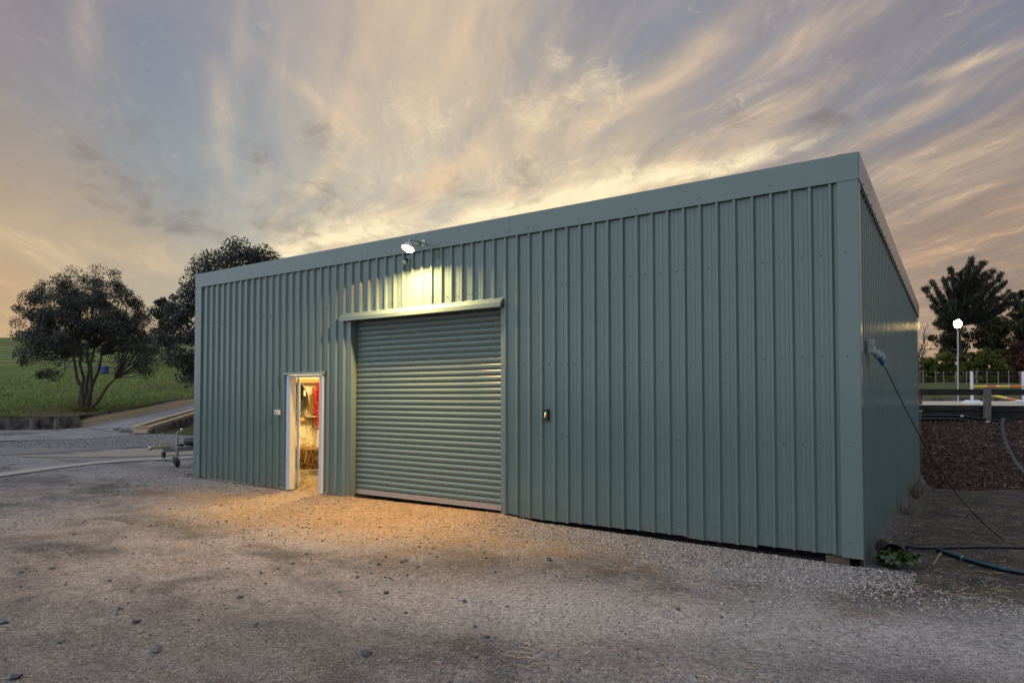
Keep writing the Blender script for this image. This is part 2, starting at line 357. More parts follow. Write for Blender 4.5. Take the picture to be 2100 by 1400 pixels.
# ---------------------------------------------------------------- world: dusk sky with streaming cirrus
SUN_DIR = np.array(ray(1010, 690)); SUN_DIR /= np.linalg.norm(SUN_DIR)
sun_el = math.asin(SUN_DIR[2]); sun_az = math.atan2(SUN_DIR[0], SUN_DIR[1])
def build_world():
    wd = bpy.data.worlds.new('World'); sc.world = wd; wd.use_nodes = True
    t = NT(wd)
    d = t.vm('NORMALIZE', t.n('ShaderNodeTexCoord').outputs['Generated'])
    z = t.n('ShaderNodeSeparateXYZ'); t.L.new(d, z.inputs[0])
    # cloud sheet seen from below: streaks all run towards one point on the horizon
    zz = t.math('MAXIMUM', t.math('ADD', z.outputs[2], .06), .03)
    pl = t.vm('SCALE', d, scale=t.math('DIVIDE', 1., zz))
    vp = ray(640, 810); ang = math.atan2(vp[1], vp[0])
    nd = t.n('ShaderNodeVectorRotate', rotation_type='Z_AXIS'); t.L.new(pl, nd.inputs['Vector']); nd.inputs['Angle'].default_value = -ang
    q = t.mapping(nd.outputs[0], (1, 1, 0))
    warp = t.vm('SCALE', t.vm('SUBTRACT', t.noise(q, .45, 3, .5, 0, 1), (.5, .5, .5)), scale=1.6)
    qw = t.vm('ADD', q, warp)
    # colour regions of the dusk sky, their borders torn by the streaks
    wn = t.noise(t.mapping(qw, (.28, 1.5, 1)), 1.2, 5, .6, .2, 1)
    dw = t.vm('NORMALIZE', t.vm('ADD', d, t.vm('SCALE', t.vm('SUBTRACT', wn, (.5, .5, .5)), scale=.15)))
    acc = None; wsum = None; K = 150.
    for (x, y, c) in SKYPTS:
        v = ray(x, y); v = v/np.linalg.norm(v)
        w = t.math('EXPONENT', t.math('MULTIPLY_ADD', t.vm('DOT_PRODUCT', dw, tuple(v), out=1), K, -K))
        dim = 1.0-.08*min(max((x-900)/500, 0), 1)*(y < 640)-.05*(x < 660)*(y < 340)
        cb = .28 if (x < 780 and 150 < y < 470 and x > 180) else 0
        cv = t.vm('SCALE', tuple(hexc(*(dim*q*(1-cb)+cb*b_ for q, b_ in zip(c, (140, 156, 168))))), scale=w)
        acc = cv if acc is None else t.vm('ADD', acc, cv)
        wsum = w if wsum is None else t.math('ADD', wsum, w)
    # the rest of the sky, behind and above the camera: unseen, brightened left and darkened right to light walls and ground
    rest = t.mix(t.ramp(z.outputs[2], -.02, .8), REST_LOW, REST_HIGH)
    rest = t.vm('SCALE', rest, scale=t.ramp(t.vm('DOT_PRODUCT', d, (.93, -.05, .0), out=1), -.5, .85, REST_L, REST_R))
    EPS = 1e-8
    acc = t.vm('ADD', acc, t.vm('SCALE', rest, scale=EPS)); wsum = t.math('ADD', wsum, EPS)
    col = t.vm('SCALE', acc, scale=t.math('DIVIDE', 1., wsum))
    broad = t.noise(t.mapping(qw, (.12, .95, 1)), 1.3, 4, .5, .2)
    fib = t.noise(t.mapping(qw, (.36, 2.2, 1), loc=(3, 1, 0)), 2.1, 10, .66, .3)
    q2 = t.vm('ADD', q, t.vm('SCALE', t.vm('SUBTRACT', t.noise(q, 1.6, 4, .6, 0, 1), (.5, .5, .5)), scale=.9))
    fine = t.noise(t.mapping(q2, (.9, 3.2, 1), (0, 0, .25), (1, 7, 0)), 3.4, 9, .68, .3)
    right = t.ramp(t.vm('DOT_PRODUCT', d, tuple(R_), out=1), -.40, .05, .22, 1.)
    # broad veils: peach where thick, blue-grey between
    bp = t.ramp(broad, .5, .72); bm_ = t.ramp(broad, .5, .30)
    col = t.mix(t.math('MULTIPLY', bp, t.math('MULTIPLY', right, .36)), col, t.vm('MULTIPLY', col, (1.42, 1.28, 1.05)))
    col = t.mix(t.math('MULTIPLY', bm_, .32), col, t.vm('MULTIPLY', col, (.70, .80, .95)))
    hi = t.math('MULTIPLY', t.ramp(fib, .50, .66), right)
    col = t.mix(t.math('MULTIPLY', hi, .52), col, t.vm('MULTIPLY', col, (1.50, 1.40, 1.22)))
    lo = t.math('MULTIPLY', t.ramp(fib, .50, .32), right)
    col = t.mix(t.math('MULTIPLY', lo, .40), col, t.vm('MULTIPLY', col, (.56, .64, .80)))
    hf = t.math('MULTIPLY', t.math('MULTIPLY', t.ramp(fine, .50, .70), t.ramp(fib, .44, .60)), right)
    col = t.mix(t.math('MULTIPLY', hf, .72), col, t.vm('MULTIPLY', col, (1.55, 1.45, 1.25)))
    def bands(lst):
        tot = None
        for (x0, y0, x1, y1, wd_, st) in lst:
            a = ray(x0, y0); b = ray(x1, y1); a = a/np.linalg.norm(a); b = b/np.linalg.norm(b)
            n = np.cross(a, b); half = np.linalg.norm(n)/2; n = n/np.linalg.norm(n); m = a+b; m = m/np.linalg.norm(m)
            e = t.vm('DOT_PRODUCT', dwf, tuple(n*F/wd_), out=1); kk = .9/half**2
            g = t.math('MULTIPLY_ADD', t.vm('DOT_PRODUCT', d, tuple(m), out=1), kk, -kk)
            g = t.math('SUBTRACT', g, t.math('MULTIPLY', e, e))
            w = t.math('MULTIPLY', t.math('EXPONENT', g), st)
            tot = w if tot is None else t.math('ADD', tot, w)
        return tot
    dwf = t.vm('NORMALIZE', t.vm('ADD', d, t.vm('SCALE', t.vm('SUBTRACT', t.noise(t.mapping(qw, (.5, 1.6, 1)), 2.0, 8, .62, .2, 1), (.5, .5, .5)), scale=.075)))
    tear = t.math('MULTIPLY_ADD', t.ramp(fib, .36, .66), .75, .35)
    bb = t.math('MULTIPLY', bands(BANDS), tear, clamp=True)
    col = t.mix(bb, col, hexc(230, 203, 168))
    gl_ = t.math('MULTIPLY', bands(GLOW), t.math('MULTIPLY_ADD', t.ramp(fine, .36, .62), .8, .25), clamp=True)
    col = t.mix(gl_, col, hexc(255, 240, 200))
    db = t.math('MULTIPLY', bands(GAPS), t.math('SUBTRACT', 1.35, tear), clamp=True)
    col = t.mix(db, col, hexc(124, 136, 156))
    def blobs(lst, src):
        m = None
        for (x, y, r) in lst:
            v = ray(x, y); v = v/np.linalg.norm(v); k = 1/(r/F)**2
            w = t.math('EXPONENT', t.math('MULTIPLY_ADD', t.vm('DOT_PRODUCT', src, tuple(v), out=1), k, -k))
            m = w if m is None else t.math('MAXIMUM', m, w)
        return m
    # torn bright shreds, lit from below by the sunken sun
    bn = t.math('ADD', t.math('MULTIPLY', fine, .62), t.math('MULTIPLY', t.noise(t.mapping(dw, (1, 1, 1.8), (0, 0, .4)), 26, 10, .72, .6), .5))
    bk = t.ramp(t.math('ADD', t.math('MULTIPLY', blobs(BRIGHT, dwf), .22), bn), .62, 1.0)
    col = t.mix(t.math('MULTIPLY', bk, .62), col, hexc(250, 228, 188))
    # low dark scud
    sn = t.noise(t.mapping(d, (1, 1, 1.9), (.1, 0, 0)), 17, 8, .64, .4)
    sk = t.ramp(t.math('ADD', t.math('MULTIPLY', blobs(SCUD, dwf), .26), sn), .60, .98)
    col = t.mix(t.math('MULTIPLY', sk, .60), col, hexc(124, 114, 111))
    sky = t.n('ShaderNodeTexSky', sky_type='NISHITA'); sky.sun_disc = False
    sky.sun_elevation = sun_el; sky.sun_rotation = sun_az; sky.dust_density = 2.
    tot = t.vm('ADD', col, t.vm('SCALE', sky.outputs[0], scale=.05*.06))
    bg = t.n('ShaderNodeBackground'); t.L.new(tot, bg.inputs[0]); bg.inputs[1].default_value = SKY_GAIN
    o = t.n('ShaderNodeOutputWorld'); t.L.new(bg.outputs[0], o.inputs[0])
    wd.cycles.sampling_method = 'NONE'
SKY_GAIN = 1.0
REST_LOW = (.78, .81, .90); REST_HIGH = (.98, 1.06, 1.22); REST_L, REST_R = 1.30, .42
SKYPTS = [
 (0,0,(152,140,146)),(190,40,(160,150,156)),(330,30,(140,144,164)),(520,50,(158,152,165)),(700,60,(196,178,162)),(800,30,(206,185,160)),(900,60,(170,162,165)),(1010,50,(206,187,160)),
 (1240,20,(134,142,164)),(1400,60,(138,146,166)),(1500,40,(160,155,162)),(1650,60,(166,158,160)),(1800,40,(162,152,158)),(1950,60,(138,138,152)),(2080,50,(118,126,150)),
 (40,200,(152,144,146)),(150,230,(146,148,156)),(270,240,(134,148,164)),(380,230,(138,150,164)),(480,220,(176,166,158)),(580,160,(158,154,162)),(680,190,(186,172,160)),(780,140,(206,184,156)),(860,240,(206,188,160)),(960,190,(186,174,162)),(1100,230,(196,180,164)),
 (1220,190,(170,164,166)),(1330,210,(176,168,166)),(1460,200,(168,160,164)),(1600,190,(160,154,162)),(1740,150,(172,160,158)),(1800,240,(138,140,156)),(1900,190,(130,136,156)),(2060,250,(170,154,148)),
 (30,330,(160,148,142)),(40,450,(188,165,140)),(140,400,(168,154,142)),(250,400,(146,150,154)),(340,360,(138,152,162)),(420,400,(146,160,167)),(520,380,(148,159,166)),(600,420,(152,162,168)),(700,360,(158,162,166)),(800,390,(190,180,162)),(880,330,(184,174,162)),(960,350,(176,170,164)),(1040,300,(196,182,162)),
 (1120,330,(196,182,166)),(1220,340,(188,176,164)),(1340,340,(206,188,162)),(1480,290,(182,168,158)),(1600,290,(168,158,156)),(1880,390,(138,128,130)),(1800,330,(160,150,148)),(1980,420,(138,128,128)),(2070,340,(172,156,146)),(2060,450,(142,130,128)),(1940,350,(152,140,138)),
 (20,560,(222,178,116)),(120,500,(208,176,132)),(100,580,(216,178,122)),(220,540,(186,170,144)),(300,500,(158,164,162)),(360,560,(182,176,152)),(500,480,(162,164,162)),(440,450,(154,162,164)),(640,496,(262,232,170)),(740,482,(270,242,184)),(720,420,(166,176,178)),(830,440,(206,194,164)),(900,450,(172,190,194)),(960,420,(190,184,170)),
 (1090,412,(270,244,190)),(1200,392,(264,238,186)),(1300,377,(258,230,178)),(1400,350,(206,184,158)),(1980,510,(184,154,127)),(1920,480,(164,142,130)),(2060,570,(200,165,123)),(0,690,(178,150,138)),(330,600,(222,190,136)),(1890,650,(206,178,150)),
 (-500,300,(165,150,140)),(2500,300,(150,136,134)),(-500,600,(190,160,130)),(2500,600,(170,142,120)),(600,-300,(150,150,165)),(1400,-300,(150,150,165)),(100,-250,(150,142,155)),(1900,-250,(140,138,152)),(2400,0,(135,132,145)),(-300,0,(155,145,148)),
]
BANDS = [(880,-40,640,290,62,.55),(1015,-30,850,230,34,.6),(478,100,455,310,24,.45),(590,150,730,280,13,.4),(1095,225,780,460,26,.75),(1010,330,750,480,26,.6),(1260,110,1100,240,24,.5),(1500,60,1330,200,22,.45),(1760,30,1520,170,20,.45),(2010,165,1700,340,22,.6),(2090,85,1900,155,9,.7),(2100,270,1760,400,32,.4),(190,-10,183,110,26,.35),(1710,170,1480,300,22,.45),(1490,325,1180,420,30,.6),(110,470,310,535,15,.45),(-20,475,190,565,22,.45),(715,325,565,470,14,.5),(1190,280,1085,400,26,.5),(1430,90,1240,250,20,.45),(1610,215,1380,330,20,.45),(1130,60,980,260,16,.35),(2050,350,1850,440,20,.3),(580,60,560,230,30,.25)]
GLOW = [(1470,325,1020,440,15,.95),(1340,360,1090,424,20,.9),(830,456,580,508,22,.95),(760,484,600,520,12,1.0),(1240,392,1020,440,12,.9),(1560,318,1330,372,14,.7)]
BANDS += [(1440,335,1030,435,20,.95),(790,474,590,508,16,.95),(1400,360,1150,412,14,.8)]
GAPS = [(1420,20,1230,140,36,.6),(1130,20,1060,150,26,.35),(1330,190,1180,320,22,.45),(1560,120,1420,230,18,.4),(1900,110,1700,260,34,.5),(2100,0,1990,120,50,.5),(330,40,300,300,60,.35),(640,420,860,400,26,.3),(930,410,880,460,26,.4),(1010,230,860,400,20,.35),(700,90,640,330,18,.3),(1650,60,1500,160,18,.35),(2080,180,1850,290,22,.4),(560,330,380,380,40,.3)]
SCUD = [(220,370,60),(460,480,40),(610,450,50),(300,420,45),(345,440,50),(250,400,38),(170,300,38),(400,430,40),(560,460,42),(560,490,30),(690,390,45),(650,270,38),(950,385,36),(1510,275,32),(1680,240,40),(1080,350,30),(280,290,30),(530,330,25)]
BRIGHT = [(835,232,40),(885,245,40),(640,494,34),(700,486,42),(760,476,44),(1130,210,44),(1085,238,38),(1180,190,34),(1240,150,34),(1100,412,42),(1180,392,50),(1270,378,44),(1150,120,22)]
build_world()
sd_l = bpy.data.lights.new('sun', 'SUN'); sun = bpy.data.objects.new('sun', sd_l); COL.objects.link(sun)
sd_l.energy = .5; sd_l.angle = R(10); sd_l.color = (1, .80, .56)
sun.rotation_euler = Vector(-SUN_DIR).to_track_quat('-Z', 'Y').to_euler()

# ---------------------------------------------------------------- terrain
def gh(x, y):
    x = np.asarray(x, float); y = np.asarray(y, float)
    z = np.full(np.broadcast(x, y).shape, -.045)
    near = np.exp(-(np.maximum(-y, 0)/1.5)**2)
    prof = np.interp(x, [-14, -12.3, -9.3, -8.3, -7.6, -4.55, -3.9, -2.5, -1.3, 0, 1.5], [-.04, -.035, -.055, -.045, -.022, .008, -.05, -.062, -.072, -.088, -.11])
    z = z*(1-near) + prof*near
    b = .012*np.sin(x*1.7+y*.9+1) + .010*np.sin(x*.8-y*2.1) + .006*np.sin(x*4.3+y*3.7) + .005*np.sin(5.1*y-2.2*x)
    z = z + b*np.clip((-y-.2)/1.0, 0, 1)*np.clip((x+15)/3, 0, 1)
    z = np.where(x < -13.5, z-.012*np.clip((-13.5-x)/1.5, 0, 1), z)
    # falls away beside and behind the shed
    side = np.clip((x+.05)/.3, 0, 1)*np.clip(y/.5, 0, 1)
    z = z*(1-side) + side*(-.12-.03*np.clip(y, 0, 12) + .012*np.sin(3*x+2*y) + .012*np.sin(1.3*x-3.1*y))
    # inside and under the shed
    ins = (x > -12.27) & (x < -.03) & (y > .02) & (y < 10.3)
    z = np.where(ins, -.12-.043*np.clip(y-3.2, 0, 9), z)
    bay = (x > -12.27) & (x < -8.1) & (y > .08) & (y < 5.3); z = np.where(bay, -.035-.043*np.clip(y-3.2, 0, 9), z)
    far = np.clip((np.hypot(x, y)-45)/40, 0, 1); z = z*(1-far) - .3*far
    return z
def axis_lines(lo, hi, c0, c1, step, growth):
    a = list(np.arange(c0, c1+1e-6, step)); s = step; v = c1
    while v < hi: s *= growth; v += s; a.append(v)
    s = step; v = c0; pre = []
    while v > lo: s *= growth; v -= s; pre.append(v)
    return np.array(pre[::-1]+a)
gx = axis_lines(-1500, 1500, -18, 4, .11, 1.13); gy = axis_lines(-400, 1800, -7.6, 4, .11, 1.13)
XX, YY = np.meshgrid(gx, gy, indexing='ij')
V = np.stack([XX, YY, gh(XX, YY)], -1).reshape(-1, 3)
nx, ny = len(gx), len(gy)
I = (np.arange(nx-1)[:, None]*ny + np.arange(ny-1)[None]).ravel()
def grid_faces(nx, ny):
    I = (np.arange(nx-1)[:, None]*ny + np.arange(ny-1)[None]).ravel()
    return np.stack([I, I+ny, I+ny+1, I+1], 1)
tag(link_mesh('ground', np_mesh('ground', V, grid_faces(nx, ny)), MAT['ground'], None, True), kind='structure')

def sheet(name, rows, m, kind='structure', smooth=True):
    """rows: list of equally long point lists"""
    A = np.array(rows, float); n0, n1 = A.shape[:2]
    o = link_mesh(name, np_mesh(name, A.reshape(-1, 3), grid_faces(n0, n1)), m, None, smooth)
    if kind: tag(o, kind=kind)
    return o
def nz(x, y, k=1.): return k*(np.sin(x*1.1+.7*y)+.6*np.sin(2.3*x-1.7*y+1)+.4*np.sin(4.1*x+3.3*y+2))

# hill on the left: columns by bearing, rows by depth
HD = [33, 36, 40, 45, 50, 60, 75, 90, 105, 120, 140, 180, 300]; HZ = [.55, .80, 1.16, 1.78, 2.45, 4.0, 6.6, 9.0, 10.8, 11.6, 11.5, 10, 5]
def hill_start(px):
    return np.interp(px, [-900, 0, 150, 166, 176, 300, 400, 1200], [33.0, 33.75, 35.0, 35.6, 37.6, 41.2, 45.3, 45.3])
def hill_z(px, d):
    d0 = hill_start(px); z0 = np.interp(px, [-900, 0, 160, 180, 300, 400, 1200], [.55, .55, .56, .60, .95, 1.32, 1.4])
    zz = np.interp(d, HD, HZ); k = np.clip((d-d0)/9, 0, 1)
    s = (px-PX0)/F*d
    return z0*(1-k)+zz*k + nz(s*.5, d*.45, .05)*np.clip((d-d0)/3, 0, 1)
rows = []
for px in np.linspace(-900, 1000, 150):
    d0 = float(hill_start(px)); ds = np.concatenate([np.linspace(d0, d0+12, 22), np.linspace(d0+13, 110, 40), [118, 130, 150, 180, 240, 300]])
    rows.append([sd((px-PX0)/F*d, d, float(hill_z(px, d))) for d in ds])
sheet('hill', rows, MAT['grass'])
def hill_pt(px, d): return sd((px-PX0)/F*d, d, float(hill_z(px, d)))

# concrete ramp rising to the right with its apron
def P(px, py, d): return at(px, py, d)
F0, F1 = gp(165, 875, -.035), P(402, 827, 44.2); N0, N1 = gp(272, 889.5, -.035), P(404, 848.5, 37.5)
ext = .55
F2 = F1+(F1-F0)*ext; N2 = N1+(N1-N0)*ext
rows = []
for k in np.linspace(0, 1, 10): rows.append([F0+(F2-F0)*k, *(F0+(F2-F0)*k + ((N0+(N2-N0)*k)-(F0+(F2-F0)*k))*j for j in (.25, .5, .75)), N0+(N2-N0)*k])
sheet('ramp', rows, MAT['ramp'])
ap = [[gp(x, y, -.030) for x, y in l] for l in (((165,875),(190,879),(215,883),(245,886),(272,889.5)), ((128,880),(160,884),(190,888),(215,891.5),(238,894)), ((60,891),(80,893.5),(105,896),(140,898.5),(180,899)), ((-60,898),(-40,899.5),(0,902.5),(60,902.5),(120,901.5)), ((-300,902),(-280,905),(-220,907),(-150,906.5),(-60,904)))]
sheet('ramp_apron', ap, MAT['ramp'], smooth=False)
# pale concrete strip across the yard, and the worn track behind it
st = [((-260,1012),(-260,1024)), ((0,969),(0,976)), ((60,961),(60,968)), ((120,953.5),(120,959.5)), ((200,945),(200,950)), ((270,940.2),(270,944.6)), ((330,937.8),(330,942)), ((402,934.5),(402,938.5)), ((470,931),(470,934.5))]
sheet('concrete_strip', [[gp(*a, -.034), gp(*b, -.034)] for a, b in st], MAT['strip'], smooth=False)
tr = [((40,934),(40,936)), ((150,931),(110,937)), ((230,922.5),(190,937)), ((300,918),(290,935)), ((402,914),(402,931)), ((480,911),(500,926))]
sheet('worn_track', [[gp(*a, -.037), gp(*b, -.037)] for a, b in tr], MAT['track'], smooth=False)
lg = [((0,907),(-40,935)), ((120,902),(120,927)), ((220,894),(220,919)), ((300,889),(300,915)), ((402,892),(402,911)), ((500,892),(500,909))]
sheet('gravel_bed', [[gp(*a, -.040), gp((a[0]+b[0])/2, (a[1]+b[1])/2, -.040), gp(*b, -.040)] for a, b in lg], MAT['loose_gravel'], smooth=False)
# grassed batter under the near planter
bt = []
for k, (x, yt, yb, dt) in enumerate(((336,886,889.5,30.2),(350,878,890,32.5),(375,871,892.5,34.5),(404,862,894,36.0),(470,850,897,37.5),(540,845,900,38))):
    a = at(x, yt, dt); b = gp(x, yb, -.045); bt.append([a+(b-a)*j + np.array([0,0,.05*math.sin(9*j+k)*(0<j<1)]) for j in (0,.25,.5,.75,1)])
sheet('grass_batter', bt, grass_mat('batter_grass', (.045,.075,.016), (.08,.12,.02), (.12,.13,.05), (.10,.075,.055), .9))

# right side: bark bank, arena, field
def bank_z(d): return float(np.interp(d, [14.1, 14.8, 15.4, 17.0, 18.4, 18.75, 19.2], [-.62, -.43, -.25, .38, .88, .93, .95]))
def s_start(d):
    sx = (.06-CAM[0]+.5658*d)/.8245; sy = (10.75-CAM[1]-.8246*d)/.5658
    return min(sx, sy)
rows = []
for d in np.linspace(14.1, 19.2, 44):
    ss = s_start(d); S = ss+(np.linspace(0, 1, 90)**1.4)*(34-ss)
    rows.append([sd(s, d, bank_z(d)+.035*nz(s*1.3, d*1.9, 1)*(14.5 < d < 18.6)) for s in S])
sheet('bark_bank', rows, MAT['bark_bed'])
AZ = 1.27
rows = [[sd(s, d, AZ+.012*nz(s*2, d*2)) for s in np.linspace(max(float((11.6-CAM[1]-.8246*d)/.5658), 4.5), 62, 60)] for d in np.linspace(19.16, 47, 40)]
sheet('arena_sand', rows, MAT['sand'])
rows = [[sd(s, d, float(np.interp(d, [47, 50, 57, 70, 110, 400], [1.22, 1.75, 2.75, 3.4, 4, 2])) + .04*nz(s, d)*(d < 80)) for s in np.linspace(6, 110, 60)] for d in [46.8, 47.5, 48.5, 50, 52, 54, 56, 58, 62, 70, 90, 140, 250, 400]]
sheet('field', rows, MAT['field'])

# ---------------------------------------------------------------- SHED
L, WD, H = 12.31, 10.32, 4.20
SH = .0428                                              # the whole shed follows the ground, falling to the rear
def shz(y, z): return z - SH*max(y, 0)
shed = empty('shed', (-L/2, WD/2, 0), 'large flat-topped grey-green corrugated steel shed with a closed roller door', 'shed')
xs_l = [-11.965+.1967*k for k in range(24)]
xs_m = [-7.44+.1978*k for k in range(1, 15)]
xs_r = [-4.671+.2003*k for k in range(1, 23)]
ribs = xs_l+xs_m+xs_r
RH = .036
RIBP = ((0, 0), (.015, RH), (.042, RH), (.062, 0), (.098, 0), (.101, .0026), (.109, .0026), (.112, 0), (.148, 0), (.151, .0026), (.159, .0026), (.162, 0))
def profile(x0, x1):
    """(x, out) points of ribbed sheet between x0 and x1"""
    pts = [(x0, 0.)]
    for r in ribs:
        for a, o in RIBP:
            x = r+a
            if x0 < x < x1: pts.append((x, o))
    pts.append((x1, 0.))
    # entering mid-rib: keep the height
    def hgt(x):
        for r in ribs:
            if r <= x <= r+.062:
                a = x-r; return RH*min(1, a/.015, (.062-a)/.020)
        return 0.
    pts[0] = (x0, hgt(x0)); pts[-1] = (x1, hgt(x1)); return pts
def sheet_part(x0, x1, z0, z1, off=0.):
    pr = profile(x0, x1); mb = MB()
    zs = [z0, z1]; vs = []
    for x, o in pr:
        for z in zs: vs.append((x, -o-off, z))
    fs = [(2*i, 2*i+2, 2*i+3, 2*i+1) for i in range(len(pr)-1)]
    mb.add(vs, fs); return mb
DX0, DX1, DZ = -9.30, -8.30, 2.075
RX0, RX1, RZ = -7.63, -4.53, 3.03
edges = [-12.25] + [ribs[k]+.05 for k in range(3, 60, 4)] + [-.05]
for i in range(len(edges)-1):
    a, b = edges[i], edges[i+1]; off = .0035*(i % 2)
    cuts = sorted({a, b, *[c for c in (DX0, DX1, RX0, RX1) if a < c < b]})
    mb = MB()
    for c, e in zip(cuts, cuts[1:]):
        m = (c+e)/2
        zb = DZ if DX0 < m < DX1 else RZ if RX0 < m < RX1 else 0.
        q = sheet_part(c, e, zb+ (.012*math.sin(i*2.3) if zb == 0 else 0), 3.96, off); mb.add(q.v, q.f)
    o = mb.build('wall_sheet', MAT['teal'], shed)
# side walls and rear
def side_sheets(xw, sgn, n=13):
    w = WD/n
    for i in range(n):
        y0, y1 = i*w, (i+1)*w; mb = MB(); vs = []; pr = [(y0, 0)]
        for k in range(4):
            r = y0+.04+k*w/4
            for a, o in RIBP:
                if r+a < y1: pr.append((r+a, o*.5))
        pr.append((y1, 0))
        for y, o in pr:
            vs += [(xw+sgn*(o+.0012*(i % 2)), y, shz(y, -.12)), (xw+sgn*(o+.0012*(i % 2)), y, shz(y, 3.96))]
        mb.add(vs, [(2*j, 2*j+2, 2*j+3, 2*j+1) for j in range(len(pr)-1)])
        mb.build('wall_sheet', MAT['teal'], shed)
side_sheets(0., 1); side_sheets(-L, -1)
mb = MB(); mb.add([(-L, WD, shz(WD, -.1)), (0, WD, shz(WD, -.1)), (0, WD, shz(WD, 3.96)), (-L, WD, shz(WD, 3.96))], [(0,1,2,3)]); mb.build('wall_sheet', MAT['teal'], shed)
# fascia / barge flashing (real thickness, joints, bottom return)
def fascia(p, q, n, z0=3.918, z1=H, th=.006):
    """p,q plan points, n outward normal, follows the fall"""
    p = np.array(p, float); q = np.array(q, float); n = np.array(n, float); mb = MB()
    prof = [(.041, z0), (.041+th, z0+.0), (.045+th, z1), (.039, z1), (-.16, z1+.012), (-.16, z1), (.039, z1-.008)]
    vs = [(*(e+n*o), shz(e[1], z)) for e in (p, q) for o, z in prof]; k = len(prof)
    fs = [(i, (i+1) % k, k+(i+1) % k, k+i) for i in range(k)] + [tuple(range(k-1, -1, -1)), tuple(range(k, 2*k))]
    mb.add(vs, fs); return mb.build('fascia', MAT['teal_flash'], shed)
fascia((-L-.036, 0), (-8.452, 0), (0, -1)); fascia((-8.449, 0), (-4.362, 0), (0, -1)); fascia((-4.359, 0), (.041, 0), (0, -1))
fascia((0, -.036), (0, 3.55), (1, 0)); fascia((0, 3.553), (0, 7.15), (1, 0)); fascia((0, 7.153), (0, WD+.03), (1, 0))
fascia((-L, WD+.03), (-L, -.03), (-1, 0)); fascia((0.03, WD), (-L-.03, WD), (0, 1))
MB().add([(-L+.02, .02, 3.99), (-.02, .02, 3.99), (-.02, WD-.02, shz(WD, 3.99)), (-L+.02, WD-.02, shz(WD, 3.99))], [(0,1,2,3)]).build('roof', MAT['teal'], shed)
# corner flashings
def prism(poly, z0, z1):
    n = len(poly); mb = MB()
    mb.add([(x, y, z0) for x, y in poly]+[(x, y, z1) for x, y in poly], [(i, (i+1) % n, n+(i+1) % n, n+i) for i in range(n)]+[tuple(range(n-1,-1,-1)), tuple(range(n, 2*n))]); return mb
mb = MB().box((-.165, -.0402, -.004), (.0345, -.0372, 3.93)); mb.box((-.165, -.0375, -.004), (-.160, 0, 3.93)); mb.build('corner_flashing', MAT['teal_flash'], shed)
mb = MB().box((.0372, -.0370, -.098), (.0402, .085, 3.925)); mb.build('corner_flashing', MAT['teal_flash'], shed)
mb = MB().box((-L-.0402, -.0402, -.015), (-L+.185, -.0372, 3.93)); mb.box((-L+.180, -.0372, -.015), (-L+.185, 0, 3.93)); mb.box((-L-.0402, -.032, -.015), (-L-.0372, .16, 3.92)); mb.build('corner_flashing', MAT['teal_flash'], shed)
mb = MB().box((.0372, WD-.10, -.6), (.0402, WD+.03, shz(WD, 3.92))); mb.build('corner_flashing', MAT['teal_flash'], shed)
# screws on four girt rows
class Screw: pass
screw_me = MB(); screw_me.lathe([(0, -.008), (.0065, -.008), (.007, -.004), (.010, -.002), (.010, 0)], n=8, ax='y')
sme = bpy.data.meshes.new('screw'); sme.from_pydata(screw_me.v, [], screw_me.f); sme.materials.append(MAT['screw'])
spots = []
for zr in (3.166, 2.082, 1.145, .157):
    for i, r in enumerate(ribs):
        x = r+.130
        if x > -.19: continue
        for xx, o in ((x, 0.), (r+.027, RH)):
            if o and i % 4 != 3: continue
            if zr < DZ+.03 and DX0-.03 < xx < DX1+.03: continue
            if zr < RZ+.03 and RX0-.09 < xx < RX1+.09: continue
            spots.append((xx, -o-.001, zr+random.uniform(-.008, .008), 0))
    spots += [(-.09, -.0405, zr, 0), (-L+.08, -.0405, zr, 0)]
for x in [r+.027 for r in ribs[4::4]]: spots.append((x, -.0475, 4.0, 0))
for x in np.arange(RX0+.1, RX1, .197): spots.append((x, -.001, 3.085, 0))
for z in (.15, 1.12, 2.1, 2.85): spots += [(-4.50, -.014, z, 0), (-7.66, -.014, z, 0)]
for y in np.arange(.17, WD, .198*2):
    for zr in (3.166, 2.082, 1.145, .157): spots.append((.001, y, shz(y, zr), 1))
    spots.append((.048, y+.1, shz(y, 3.945), 1))
spots.sort(key=lambda q: (q[0]-CAM[0])**2+(q[1]-CAM[1])**2)
rest = MB()
for k, (x, y, z, s) in enumerate(spots):
    if k < 100:
        o = bpy.data.objects.new('screw', sme); COL.objects.link(o); o.parent = shed
        o.matrix_parent_inverse = Matrix.Translation(shed.location).inverted()
        o.location = (x, y, z); o.rotation_euler.z = R(90) if s else 0
    else:
        Mx = Matrix.Translation((x, y, z)) @ Matrix.Rotation(R(90) if s else 0, 4, 'Z')
        rest.add([Mx @ Vector(v) for v in screw_me.v], screw_me.f)
tag(rest.build('screws', MAT['screw'], shed), kind='stuff')
# roller door
door = MB(); prof = []
z = .105
while z < 3.05:
    for a in (0, .03, .08, .16, .3, .45, .6, .75, .87, .94, .98):
        prof.append((.128 - .024*math.sin(math.pi*a)**.55, z+a*.0885))
    z += .0885
prof.append((.125, z))
vs = []
for y, zz in prof: vs += [(RX0+.02, y, zz), (RX1-.02, y, zz)]
door.add(vs, [(2*i, 2*i+1, 2*i+3, 2*i+2) for i in range(len(prof)-1)])
rd = door.build('roller_door', MAT['curtain'], shed, True)
mb = MB().box((RX0+.03, .085, .028), (RX1-.03, .135, .104)); mb.box((RX0+.03, .078, .028), (RX1-.03, .0848, .040)); o = mb.build('bottom_rail', MAT['alu'], rd); 
